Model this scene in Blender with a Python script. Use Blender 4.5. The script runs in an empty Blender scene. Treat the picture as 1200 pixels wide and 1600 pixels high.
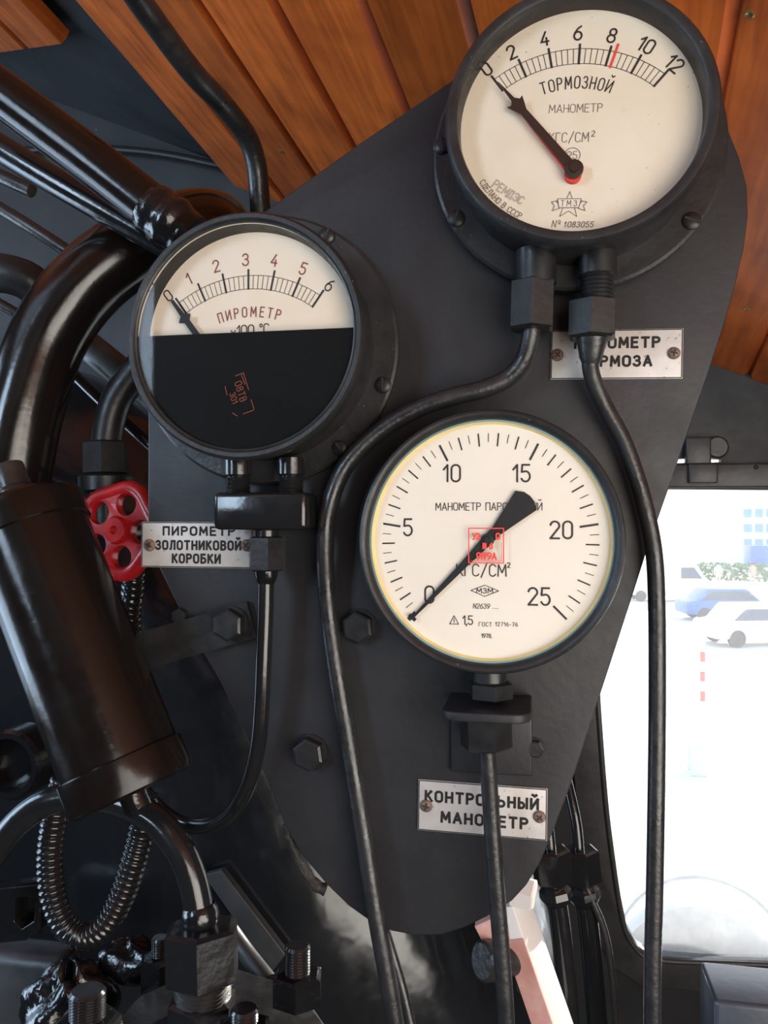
import bpy, bmesh, math, random
from mathutils import Vector, Matrix
from mathutils.geometry import tessellate_polygon
random.seed(7)
PI = math.pi
sc = bpy.context.scene
COL = sc.collection

# ------------------------------------------------------------------ camera
F = 1293.0                                   # focal length in px of the 1200x1600 frame
CAM = Vector((0, 0, 1.6))
N = Vector((244, 20, 1293)).normalized()     # world +Y seen from the camera (x right, y down, z forward)
AX = Vector((N.z, 0, -N.x)).normalized()     # world +X
AD = N.cross(AX)                             # world -Z
cam_d = bpy.data.cameras.new('camera')
cam_d.sensor_fit = 'HORIZONTAL'; cam_d.sensor_width = 36.0
cam_d.lens = 36.0 * F / 1200.0
cam_d.clip_start = 0.01; cam_d.clip_end = 500
cam = bpy.data.objects.new('camera', cam_d); COL.objects.link(cam)
right = Vector((AX.x, N.x, -AD.x)); down = Vector((AX.y, N.y, -AD.y)); fwd = Vector((AX.z, N.z, -AD.z))
M = Matrix((right, -down, -fwd)).transposed().to_4x4(); M.translation = CAM
cam.matrix_world = M
sc.camera = cam

# ------------------------------------------------------------------ sky, sun, exposure
sc.view_settings.view_transform = 'Standard'
sc.view_settings.look = 'None'
sc.view_settings.gamma = 1.0
sc.view_settings.use_curve_mapping = False
sc.view_settings.exposure = -0.22
world = bpy.data.worlds.new('sky'); sc.world = world; world.use_nodes = True
wn = world.node_tree.nodes; wl = world.node_tree.links; wn.clear()
wo = wn.new('ShaderNodeOutputWorld'); wb = wn.new('ShaderNodeBackground')
wtc = wn.new('ShaderNodeTexCoord'); wsep = wn.new('ShaderNodeSeparateXYZ'); wr = wn.new('ShaderNodeValToRGB')
wl.new(wtc.outputs['Generated'], wsep.inputs[0]); wl.new(wsep.outputs['Z'], wr.inputs[0])
wr.color_ramp.elements[0].position = 0.0; wr.color_ramp.elements[0].color = (1.0, 0.97, 0.92, 1)
wr.color_ramp.elements[1].position = 0.6; wr.color_ramp.elements[1].color = (0.55, 0.72, 1.0, 1)
wl.new(wr.outputs[0], wb.inputs['Color']); wb.inputs['Strength'].default_value = 2.3
wl.new(wb.outputs[0], wo.inputs['Surface'])
sun_d = bpy.data.lights.new('sun', 'SUN'); sun_d.energy = 12; sun_d.angle = 0.01; sun_d.color = (1, .95, .87)
sun = bpy.data.objects.new('sun', sun_d); COL.objects.link(sun)
sun.rotation_euler = Vector((0.50, 0.80, 0.34)).to_track_quat('Z', 'Y').to_euler()


def area(name, loc, target, sx, sy, energy, color):
    d = bpy.data.lights.new(name, 'AREA'); d.shape = 'RECTANGLE'; d.size = sx; d.size_y = sy
    d.energy = energy; d.color = color
    o = bpy.data.objects.new(name, d); COL.objects.link(o); o.location = loc
    o.rotation_euler = (Vector(loc) - Vector(target)).to_track_quat('Z', 'Y').to_euler()
    return o


# daylight through the doorway on the left and the driver's side window
area('daylight_left_doorway', (-2.18, 0.32, 1.65), (0, .5, 1.65), 0.85, 1.6, 42, (0.50, 0.73, 1.0))
area('daylight_rear_left_door', (-1.52, -1.39, 2.2), (-0.4, .6, 1.7), 0.5, 0.9, 26, (0.58, 0.78, 1.0))
area('daylight_right_window', (0.79, -0.55, 1.40), (0, .6, 1.6), 1.3, 1.0, 33, (1.0, 0.93, 0.83))


# ------------------------------------------------------------------ picture -> place
def at(px, py, Y):
    r = Vector((px - 600, py - 800, F))
    w = Vector((r.dot(AX), r.dot(N), -r.dot(AD)))
    return CAM + w * (Y / w.y)


def mpp(px, py, Y):                           # metres per px at that point
    r = Vector((px - 600, py - 800, F))
    return Y / r.dot(N)


# ------------------------------------------------------------------ mesh builder
class MB:
    def __init__(s):
        s.v = []; s.f = []

    def add(s, vs, fs):
        b = len(s.v); s.v += [Vector(x) for x in vs]; s.f += [tuple(i + b for i in f) for f in fs]
        return s

    def box(s, c, size, ax=None):
        ax = ax or Matrix.Identity(3)
        hx, hy, hz = [q / 2 for q in size]
        vs = [Vector(c) + ax @ Vector((x * hx, y * hy, z * hz)) for x in (-1, 1) for y in (-1, 1) for z in (-1, 1)]
        return s.add(vs, [(0, 1, 3, 2), (4, 6, 7, 5), (0, 4, 5, 1), (2, 3, 7, 6), (0, 2, 6, 4), (1, 5, 7, 3)])

    def lathe(s, o, axis, prof, n=48, up=None, phase=0.0):
        o = Vector(o); a = Vector(axis).normalized()
        u = Vector(up) if up else (Vector((0, 0, 1)) if abs(a.z) < .9 else Vector((1, 0, 0)))
        u = (u - a * u.dot(a)).normalized(); w = a.cross(u)
        rings = []; vs = []; fs = []
        for r, h in prof:
            if r < 1e-7:
                rings.append([len(vs)]); vs.append(o + a * h)
            else:
                k = len(vs); rings.append(list(range(k, k + n)))
                for i in range(n):
                    t = 2 * PI * i / n + phase
                    vs.append(o + a * h + (u * math.cos(t) + w * math.sin(t)) * r)
        for A, B in zip(rings, rings[1:]):
            for i in range(n):
                j = (i + 1) % n
                if len(A) == 1 and len(B) == 1: break
                if len(A) == 1: fs.append((A[0], B[i], B[j]))
                elif len(B) == 1: fs.append((A[i], B[0], A[j]))
                else: fs.append((A[i], B[i], B[j], A[j]))
        return s.add(vs, fs)

    def hexnut(s, o, axis, R, h, up=None, phase=0.0, n=6):
        c = R * .12
        return s.lathe(o, axis, [(0, 0), (R * .84, 0), (R, c * .7), (R, h - c * .7), (R * .84, h), (0, h)], n, up, phase)

    def tube(s, pts, r, n=20, sub=10, rf=None, smooth=True):
        P = [Vector(p) for p in pts]
        if smooth and len(P) > 2:
            Q = []
            E = [P[0] * 2 - P[1]] + P + [P[-1] * 2 - P[-2]]
            for i in range(1, len(E) - 2):
                p0, p1, p2, p3 = E[i - 1:i + 3]
                for k in range(sub):
                    t = k / sub
                    Q.append(.5 * ((2 * p1) + (p2 - p0) * t + (2 * p0 - 5 * p1 + 4 * p2 - p3) * t * t + (3 * p1 - p0 - 3 * p2 + p3) * t ** 3))
            Q.append(P[-1]); P = Q
        m = len(P)
        d = [(P[min(i + 1, m - 1)] - P[max(i - 1, 0)]).normalized() for i in range(m)]
        u = d[0].orthogonal().normalized()
        rings = []; vs = []
        L = 0
        for i in range(m):
            if i: L += (P[i] - P[i - 1]).length
            u = (u - d[i] * u.dot(d[i])).normalized(); w = d[i].cross(u)
            rr = rf(i / (m - 1), L) if rf else r
            rings.append(len(vs))
            vs += [P[i] + (u * math.cos(2 * PI * k / n) + w * math.sin(2 * PI * k / n)) * rr for k in range(n)]
        fs = []
        for A, B in zip(rings, rings[1:]):
            fs += [(A + k, A + (k + 1) % n, B + (k + 1) % n, B + k) for k in range(n)]
        fs.append(tuple(reversed(range(n)))); fs.append(tuple(rings[-1] + k for k in range(n)))
        return s.add(vs, fs)

    def plate(s, outline, thick, holes=()):
        """outline: world points in one plane; thick: vector to the back face"""
        t = Vector(thick)
        loops = [list(map(Vector, outline))] + [list(map(Vector, h)) for h in holes]
        flat = [p for l in loops for p in l]
        tris = tessellate_polygon(loops)
        b = len(flat)
        fs = [tuple(x) for x in tris] + [tuple(i + b for i in reversed(x)) for x in tris]
        k = 0
        for l in loops:
            n = len(l)
            fs += [(k + i, k + (i + 1) % n, k + (i + 1) % n + b, k + i + b) for i in range(n)]
            k += n
        return s.add(flat + [p + t for p in flat], fs)

    def build(s, name, mat, parent=None, smooth=35, bevel=0, loc=None, rough=0):
        me = bpy.data.meshes.new(name)
        inv = WM[parent.name].inverted() if parent else Matrix.Translation(-Vector(loc or s.v[0]))
        me.from_pydata([inv @ v for v in s.v], [], s.f)
        bm = bmesh.new(); bm.from_mesh(me)
        bmesh.ops.recalc_face_normals(bm, faces=bm.faces)
        if bevel:
            bmesh.ops.remove_doubles(bm, verts=bm.verts, dist=1e-6)
            bmesh.ops.dissolve_limit(bm, angle_limit=.01, verts=bm.verts, edges=bm.edges)
            es = [e for e in bm.edges if len(e.link_faces) == 2 and e.calc_face_angle(0) > .6]
            bmesh.ops.bevel(bm, geom=es, offset=bevel, segments=3, profile=.5, affect='EDGES', clamp_overlap=True)
        bm.to_mesh(me); bm.free()
        o = bpy.data.objects.new(name, me); COL.objects.link(o)
        me.materials.append(mat)
        if smooth:
            for p in me.polygons: p.use_smooth = True
            me.set_sharp_from_angle(angle=math.radians(smooth))
        if parent:
            o.parent = parent; WM[o.name] = WM[parent.name]
            # child frames sit on their parent
            if parent.parent: pass
        else:
            o.location = Vector(loc or s.v[0]); WM[o.name] = Matrix.Translation(o.location)
        return o


WM = {}


def tag(o, label=None, cat=None, group=None, kind=None):
    if label: o['label'] = label
    if cat: o['category'] = cat
    if group: o['group'] = group
    if kind: o['kind'] = kind
    return o


def thing(name, label, cat, loc, group=None):
    o = bpy.data.objects.new(name, None); COL.objects.link(o); o.location = loc
    o.empty_display_size = .02
    WM[o.name] = Matrix.Translation(Vector(loc))
    return tag(o, label, cat, group)


# ------------------------------------------------------------------ materials
def mat(name, col, rough=.5, metal=0, bump=0, bscale=200, vary=0, vscale=30, col2=None, spec=.5, coat=0, spots=None, rvary=0):
    m = bpy.data.materials.new(name); m.use_nodes = True
    nt = m.node_tree; b = nt.nodes['Principled BSDF']
    b.inputs['Base Color'].default_value = (*col, 1); b.inputs['Roughness'].default_value = rough
    b.inputs['Metallic'].default_value = metal; b.inputs['Specular IOR Level'].default_value = spec
    b.inputs['Coat Weight'].default_value = coat; b.inputs['Coat Roughness'].default_value = .08
    tc = nt.nodes.new('ShaderNodeTexCoord')
    cur = None

    def noise(scale, det=4, rgh=.6):
        n = nt.nodes.new('ShaderNodeTexNoise'); n.inputs['Scale'].default_value = scale
        n.inputs['Detail'].default_value = det; n.inputs['Roughness'].default_value = rgh
        nt.links.new(tc.outputs['Object'], n.inputs['Vector']); return n

    def ramp(src, p0, p1):
        r = nt.nodes.new('ShaderNodeMapRange'); r.inputs[1].default_value = p0; r.inputs[2].default_value = p1
        nt.links.new(src, r.inputs[0]); return r.outputs[0]

    def mix(fac, a, c2):
        x = nt.nodes.new('ShaderNodeMix'); x.data_type = 'RGBA'
        nt.links.new(fac, x.inputs[0])
        if a is None: x.inputs[6].default_value = (*col, 1)
        else: nt.links.new(a, x.inputs[6])
        x.inputs[7].default_value = (*c2, 1); return x.outputs[2]
    if vary:
        n = noise(vscale)
        c2 = col2 or tuple(c * (1 + vary) for c in col)
        cur = mix(ramp(n.outputs['Fac'], .4, .7), cur, c2)
    if spots:
        for (sc_, th, c2) in spots:
            n = noise(sc_, 2, .5)
            cur = mix(ramp(n.outputs['Fac'], th, th + .03), cur, c2)
    if cur is not None: nt.links.new(cur, b.inputs['Base Color'])
    if rvary:
        n = noise(vscale * 1.7)
        r = nt.nodes.new('ShaderNodeMapRange'); r.inputs[1].default_value = .3; r.inputs[2].default_value = .7
        r.inputs[3].default_value = max(.03, rough - rvary); r.inputs[4].default_value = min(1, rough + rvary)
        nt.links.new(n.outputs['Fac'], r.inputs[0]); nt.links.new(r.outputs[0], b.inputs['Roughness'])
    if bump:
        n = noise(bscale, 3, .5)
        bn = nt.nodes.new('ShaderNodeBump'); bn.inputs['Strength'].default_value = bump; bn.inputs['Distance'].default_value = .002
        nt.links.new(n.outputs['Fac'], bn.inputs['Height']); nt.links.new(bn.outputs[0], b.inputs['Normal'])
    return m


MT = {}
MT['panel'] = mat('panel_black_paint', (.018, .018, .0205), .45, spec=.28, bump=.10, bscale=160, vary=.35, vscale=14, rvary=.08, spots=[(700, .74, (.07, .07, .075))])
MT['hex'] = mat('black_enamelled_nut', (.009, .009, .010), .22, bump=.35, bscale=60)
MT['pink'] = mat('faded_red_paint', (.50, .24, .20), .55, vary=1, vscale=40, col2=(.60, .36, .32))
MT['steampipe'] = mat('glossy_brown_black_enamel', (.007, .005, .0042), .17, bump=.06, bscale=120, rvary=.04)
MT['cover'] = mat('matt_black_cover', (.006, .006, .006), .5, spec=.06)
MT['black'] = mat('black_paint', (.011, .011, .012), .38, spec=.35, bump=.10, bscale=220, vary=.5, vscale=40, rvary=.1)
MT['case'] = mat('gauge_case_paint', (.015, .015, .016), .42, spec=.35, bump=.12, bscale=300, vary=.5, vscale=40, rvary=.1, spots=[(420, .73, (.10, .10, .10))])
MT['gloss'] = mat('gloss_black_enamel', (.010, .010, .011), .16, bump=.10, bscale=90, rvary=.06)
MT['tar'] = mat('thick_black_enamel', (.007, .007, .008), .16, bump=.42, bscale=110)
MT['pipe'] = mat('worn_black_pipe_paint', (.014, .014, .015), .34, bump=.16, bscale=260, vary=.6, vscale=50, rvary=.12)
MT['brownpipe'] = mat('brown_black_enamel', (.007, .0052, .0045), .18, spec=.28, bump=.06, bscale=120, rvary=.06)
MT['wall'] = mat('front_wall_paint', (.021, .0225, .025), .5, spec=.35, bump=.15, bscale=90, vary=.4, vscale=9, rvary=.1)
MT['backhead'] = mat('boiler_enamel', (.011, .012, .014), .15, bump=.55, bscale=16, rvary=.05)
MT['dial'] = mat('cream_dial', (.66, .595, .49), .6, vary=1, vscale=22, col2=(.62, .54, .42), spots=[(420, .745, (.25, .19, .13)), (240, .775, (.3, .25, .18))])
MT['dialp'] = mat('cream_dial_pyrometer', (.73, .65, .55), .6, vary=1, vscale=22, col2=(.70, .60, .47), spots=[(420, .765, (.3, .22, .15))])
MT['dialw'] = mat('white_dial', (.70, .645, .575), .6, vary=1, vscale=12, col2=(.68, .615, .53), spots=[(420, .775, (.3, .25, .2))])
MT['ink'] = mat('black_ink', (.018, .014, .014), .6)
MT['thinink'] = mat('grey_ink', (.12, .10, .09), .6)
MT['faint'] = mat('faded_ink', (.36, .31, .25), .7)
MT['maroon'] = mat('maroon_ink', (.20, .045, .05), .6)
MT['redink'] = mat('red_ink', (.65, .045, .035), .6)
MT['stampred'] = mat('orange_red_stamp', (.25, .05, .025), .6)
MT['pointer'] = mat('dark_brown_pointer', (.022, .012, .010), .4)
MT['pointerblack'] = mat('black_pointer', (.011, .011, .012), .55, spec=.3)
MT['yellow'] = mat('yellowed_ring', (.80, .66, .30), .6, vary=1, vscale=30, col2=(.72, .55, .25))
MT['teal'] = mat('teal_gasket', (.16, .26, .26), .6)
MT['sign'] = mat('etched_aluminium', (.47, .445, .43), .45, metal=.15, vary=1, vscale=60, col2=(.40, .375, .365), spots=[(330, .70, (.25, .2, .17))])
MT['signink'] = mat('sign_black', (.018, .017, .017), .6, spec=.2)
MT['rust'] = mat('rusty_screw', (.13, .085, .065), .6, metal=.3, vary=1, vscale=300, col2=(.25, .16, .12), bump=.4, bscale=500)
MT['red'] = mat('red_valve_enamel', (.34, .008, .010), .28, bump=.25, bscale=120, vary=1, vscale=60, col2=(.22, .006, .008))
MT['steel'] = mat('blackened_steel', (.035, .033, .032), .33, metal=.3, bump=.25, bscale=150, rvary=.1)
MT['frame'] = mat('window_frame_paint', (.034, .035, .037), .42, bump=.3, bscale=70, vary=.5, vscale=30)
MT['white'] = mat('sunlit_lever_white', (.72, .68, .66), .5)  # sunlight on the lever's side, put into the colour
MT['whitenut'] = mat('white_painted_steel', (.72, .66, .64), .45)
MT['box'] = mat('blue_grey_box_paint', (.045, .055, .075), .3, bump=.1, bscale=100)
MT['floor'] = mat('footplate_steel', (.05, .045, .04), .6, bump=.2, bscale=60)
MT['asphalt'] = mat('sunlit_paving', (.62, .60, .56), .9, vary=1, vscale=.6, col2=(.56, .54, .50))
MT['tank'] = mat('grey_tank_paint', (.50, .54, .56), .5, bump=.1, bscale=90, vary=.3, vscale=25)
MT['carblue'] = mat('blue_car_paint', (.06, .16, .42), .3)
MT['carwhite'] = mat('white_car_paint', (.8, .8, .8), .3)
MT['tyre'] = mat('tyre_rubber', (.03, .03, .035), .7)
MT['carglass'] = mat('dark_car_glass', (.06, .09, .13), .1)
MT['hedge'] = mat('green_hedge', (.07, .16, .04), .8, vary=1, vscale=2, col2=(.14, .26, .06))
MT['building'] = mat('pale_building', (.55, .65, .74), .8)
MT['bldglass'] = mat('building_glass', (.14, .3, .5), .3)
MT['skin'] = mat('skin', (.5, .3, .2), .6)
MT['clothlight'] = mat('pale_clothes', (.65, .6, .56), .8)
MT['clothred'] = mat('tan_clothes', (.5, .34, .26), .8)
MT['hair'] = mat('dark_hair', (.03, .02, .015), .6)
MT['barrier'] = mat('red_barrier_paint', (.6, .08, .05), .5)
MT['chalk'] = mat('chalk', (.20, .21, .22), .9)
MT['scrape'] = mat('rusty_weld', (.017, .016, .015), .5, spec=.3, bump=.8, bscale=120, vary=1, vscale=60, col2=(.045, .032, .022))
MT['brass'] = mat('brass_screw', (.35, .25, .10), .35, metal=.8)
MT['slot'] = mat('screw_recess', (.015, .012, .011), .7)


def glass_mat(name, dust, tint=(1, 1, 1)):
    m = bpy.data.materials.new(name); m.use_nodes = True; nt = m.node_tree; nt.nodes.clear()
    out = nt.nodes.new('ShaderNodeOutputMaterial'); tr = nt.nodes.new('ShaderNodeBsdfTransparent')
    gl = nt.nodes.new('ShaderNodeBsdfGlossy'); gl.inputs['Roughness'].default_value = .02
    tr.inputs[0].default_value = (*tint, 1)
    fr = nt.nodes.new('ShaderNodeFresnel'); fr.inputs[0].default_value = 1.2
    mx = nt.nodes.new('ShaderNodeMixShader')
    nt.links.new(fr.outputs[0], mx.inputs[0]); nt.links.new(tr.outputs[0], mx.inputs[1]); nt.links.new(gl.outputs[0], mx.inputs[2])
    cur = mx
    if dust:
        tl = nt.nodes.new('ShaderNodeBsdfTranslucent'); tl.inputs[0].default_value = (.9, .92, .95, 1)
        m2 = nt.nodes.new('ShaderNodeMixShader')
        tc = nt.nodes.new('ShaderNodeTexCoord'); nz = nt.nodes.new('ShaderNodeTexNoise'); nz.inputs['Scale'].default_value = 25
        nt.links.new(tc.outputs['Object'], nz.inputs['Vector'])
        mr = nt.nodes.new('ShaderNodeMapRange'); mr.inputs[3].default_value = dust * .7; mr.inputs[4].default_value = dust * 1.3
        nt.links.new(nz.outputs['Fac'], mr.inputs[0]); nt.links.new(mr.outputs[0], m2.inputs[0])
        nt.links.new(mx.outputs[0], m2.inputs[1]); nt.links.new(tl.outputs[0], m2.inputs[2]); cur = m2
    nt.links.new(cur.outputs[0], out.inputs[0])
    return m


MT['glass'] = glass_mat('gauge_glass', 0)
MT['pane'] = glass_mat('dusty_window_glass', .05)


def wood_mat(w):
    m = bpy.data.materials.new('varnished_planks'); m.use_nodes = True; nt = m.node_tree
    b = nt.nodes['Principled BSDF']; L = nt.links.new
    tc = nt.nodes.new('ShaderNodeTexCoord'); sp = nt.nodes.new('ShaderNodeSeparateXYZ'); L(tc.outputs['Object'], sp.inputs[0])

    def mth(op, a, bb=None):
        x = nt.nodes.new('ShaderNodeMath'); x.operation = op
        if isinstance(a, float): x.inputs[0].default_value = a
        else: L(a, x.inputs[0])
        if bb is not None:
            if isinstance(bb, float): x.inputs[1].default_value = bb
            else: L(bb, x.inputs[1])
        return x.outputs[0]
    idx = mth('FLOOR', mth('DIVIDE', sp.outputs[0], float(w)))
    wnz = nt.nodes.new('ShaderNodeTexWhiteNoise'); wnz.noise_dimensions = '1D'; L(idx, wnz.inputs['W'])
    cx = nt.nodes.new('ShaderNodeCombineXYZ')
    L(mth('MULTIPLY', sp.outputs[0], 85.0), cx.inputs[0])
    L(mth('ADD', mth('MULTIPLY', sp.outputs[1], 6.0), mth('MULTIPLY', wnz.outputs['Value'], 50.0)), cx.inputs[1])
    L(mth('MULTIPLY', idx, 3.7), cx.inputs[2])
    n1 = nt.nodes.new('ShaderNodeTexNoise'); n1.inputs['Scale'].default_value = 1; n1.inputs['Detail'].default_value = 6; n1.inputs['Distortion'].default_value = .6
    L(cx.outputs[0], n1.inputs['Vector'])
    n2 = nt.nodes.new('ShaderNodeTexNoise'); n2.inputs['Scale'].default_value = 14; n2.inputs['Detail'].default_value = 5
    L(tc.outputs['Object'], n2.inputs['Vector'])
    r1 = nt.nodes.new('ShaderNodeValToRGB')
    r1.color_ramp.elements[0].position = .28; r1.color_ramp.elements[0].color = (.20, .037, .006, 1)
    r1.color_ramp.elements[1].position = .62; r1.color_ramp.elements[1].color = (.58, .128, .020, 1)
    fac = mth('ADD', mth('MULTIPLY', n1.outputs['Fac'], .55), mth('MULTIPLY', n2.outputs['Fac'], .45))
    L(fac, r1.inputs[0])
    hs = nt.nodes.new('ShaderNodeHueSaturation'); L(r1.outputs[0], hs.inputs['Color'])
    L(mth('ADD', .78, mth('MULTIPLY', wnz.outputs['Value'], .45)), hs.inputs['Value'])
    L(hs.outputs[0], b.inputs['Base Color'])
    b.inputs['Roughness'].default_value = .42; b.inputs['Specular IOR Level'].default_value = .35
    bn = nt.nodes.new('ShaderNodeBump'); bn.inputs['Strength'].default_value = .25; bn.inputs['Distance'].default_value = .0015
    L(n1.outputs['Fac'], bn.inputs['Height']); L(bn.outputs[0], b.inputs['Normal'])
    return m


# ------------------------------------------------------------------ lettering: a drawn stroke alphabet
def el(cx, cy, rx, ry, a0, a1, n=14):
    return [(cx + rx * math.cos(math.radians(a0 + (a1 - a0) * i / n)), cy + ry * math.sin(math.radians(a0 + (a1 - a0) * i / n))) for i in range(n + 1)]


def rrect(w, r=.27):
    return el(w - r, 1 - r, r, r, 0, 90, 6) + el(r, 1 - r, r, r, 90, 180, 6) + el(r, r, r, r, 180, 270, 6) + el(w - r, r, r, r, 270, 360, 6) + [(w, 1 - r)]


W5 = .52
G = {
    '0': (W5, [rrect(W5, .25)]), 'О': (.55, [rrect(.55, .26)]), 'O': (.55, [rrect(.55, .26)]),
    '1': (.26, [[(0, .72), (.24, 1), (.24, 0)]]),
    '2': (W5, [el(.26, .74, .26, .26, 170, -20, 10) + [(0, 0), (W5, 0)]]),
    '3': (W5, [el(.24, .76, .24, .24, 165, -90, 10)[:-1] + [(.2, .53)], el(.24, .27, .27, .27, 90, -165, 12)]),
    '4': (W5, [[(.36, 1), (0, .28), (W5, .28)], [(.38, .55), (.38, 0)]]),
    '5': (W5, [[(.48, 1), (.06, 1), (.03, .58)] + el(.25, .31, .26, .31, 115, -155, 12)]),
    '6': (W5, [el(.26, .3, .26, .3, 0, 360, 18), [(.42, 1), (.2, .82), (.03, .5), (0, .3)]]),
    '7': (W5, [[(0, 1), (W5, 1), (.18, 0)]]),
    '8': (W5, [el(.26, .76, .22, .24, 0, 360, 16), el(.26, .27, .26, .27, 0, 360, 16)]),
    '9': (W5, [el(.26, .7, .26, .3, 0, 360, 18), [(.1, 0), (.32, .18), (.49, .5), (.52, .7)]]),
    'Т': (.56, [[(0, 1), (.56, 1)], [(.28, 1), (.28, 0)]]),
    'Р': (.5, [[(0, 0), (0, 1), (.28, 1)] + el(.28, .75, .22, .25, 90, -90, 8) + [(0, .5)]]),
    'М': (.66, [[(0, 0), (.04, 1), (.33, .3), (.62, 1), (.66, 0)]]), 'M': (.66, [[(0, 0), (.04, 1), (.33, .3), (.62, 1), (.66, 0)]]),
    'З': (.48, [el(.22, .76, .22, .24, 160, -90, 10)[:-1] + [(.18, .53)], el(.22, .27, .26, .27, 90, -160, 12)]),
    'Н': (.52, [[(0, 0), (0, 1)], [(.52, 0), (.52, 1)], [(0, .5), (.52, .5)]]),
    'И': (.54, [[(0, 1), (0, 0), (.54, 1), (.54, 0)]]),
    'Й': (.54, [[(0, 1), (0, 0), (.54, 1), (.54, 0)], [(.1, 1.42), (.27, 1.29), (.44, 1.42)]]),
    'А': (.58, [[(0, 0), (.29, 1), (.58, 0)], [(.1, .32), (.48, .32)]]),
    'Е': (.46, [[(.46, 1), (0, 1), (0, 0), (.46, 0)], [(0, .52), (.4, .52)]]),
    'К': (.5, [[(0, 0), (0, 1)], [(.48, 1), (0, .42)], [(.16, .6), (.52, 0)]]),
    'Г': (.44, [[(0, 0), (0, 1), (.44, 1)]]),
    'С': (.5, [el(.26, .74, .26, .26, 20, 180, 8) + el(.26, .26, .26, .26, 180, 340, 8)]),
    'П': (.52, [[(0, 0), (0, 1), (.52, 1), (.52, 0)]]),
    'В': (.5, [[(0, 0), (0, 1), (.26, 1)] + el(.26, .77, .2, .23, 90, -90, 8) + [(0, .54)], [(.26, .54)] + el(.26, .27, .24, .27, 90, -90, 8) + [(0, 0)]]),
    'Ы': (.66, [[(0, 1), (0, 0), (.2, 0)] + el(.2, .28, .22, .28, -90, 90, 8) + [(0, .56)], [(.66, 1), (.66, 0)]]),
    'Л': (.54, [[(0, 0), (.1, .1), (.18, 1), (.54, 1), (.54, 0)]]),
    'Д': (.62, [[(0, -.15), (0, 0), (.62, 0), (.62, -.15)], [(.08, 0), (.2, 1), (.52, 1), (.52, 0)]]),
    'Э': (.5, [el(.24, .74, .26, .26, 160, 0, 8) + el(.24, .26, .26, .26, 0, -160, 8), [(.15, .5), (.5, .5)]]),
    'N': (.5, [[(0, 0), (0, 1), (.5, 0), (.5, 1)]]), 'V': (.5, [[(0, 1), (.25, 0), (.5, 1)]]), 'I': (.05, [[(.02, 0), (.02, 1)]]),
    'У': (.52, [[(0, 1), (.26, .4)], [(.52, 1), (.2, 0), (.05, 0)]]),
    'Б': (.5, [[(.44, 1), (0, 1), (0, 0), (.24, 0)] + el(.24, .29, .26, .29, -90, 90, 8) + [(0, .58)]]),
    'Ь': (.5, [[(0, 1), (0, 0), (.24, 0)] + el(.24, .29, .26, .29, -90, 90, 8) + [(0, .58)]]),
    '/': (.5, [[(0, -.12), (.5, 1.15)]]), ',': (.08, [[(.06, .06), (.0, -.15)]]), '.': (.06, [[(.03, 0), (.03, .06)]]),
    '-': (.35, [[(0, .45), (.35, .45)]]), '°': (.26, [el(.13, .85, .13, .15, 0, 360, 10)]), 'x': (.4, [[(0, 0), (.4, .55)], [(.4, 0), (0, .55)]]),
    'о': (.3, [el(.15, .62, .15, .2, 0, 360, 12), [(0, .3), (.3, .3)]]), ' ': (.3, []),
}


def text_lines(s, h, gap=.2, slant=0.0):
    out = []; x = 0
    for ch in s:
        w, pl = G[ch]
        for p in pl: out.append([((x + a + slant * b) * h, b * h) for a, b in p])
        x += w + gap
    tot = (x - gap) * h
    return [[(a - tot / 2, b - h / 2) for a, b in p] for p in out], tot


def place(pls, cx, cz, rot=0):
    c, s_ = math.cos(rot), math.sin(rot)
    return [[(cx + a * c - b * s_, cz + a * s_ + b * c) for a, b in p] for p in pls]


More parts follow.
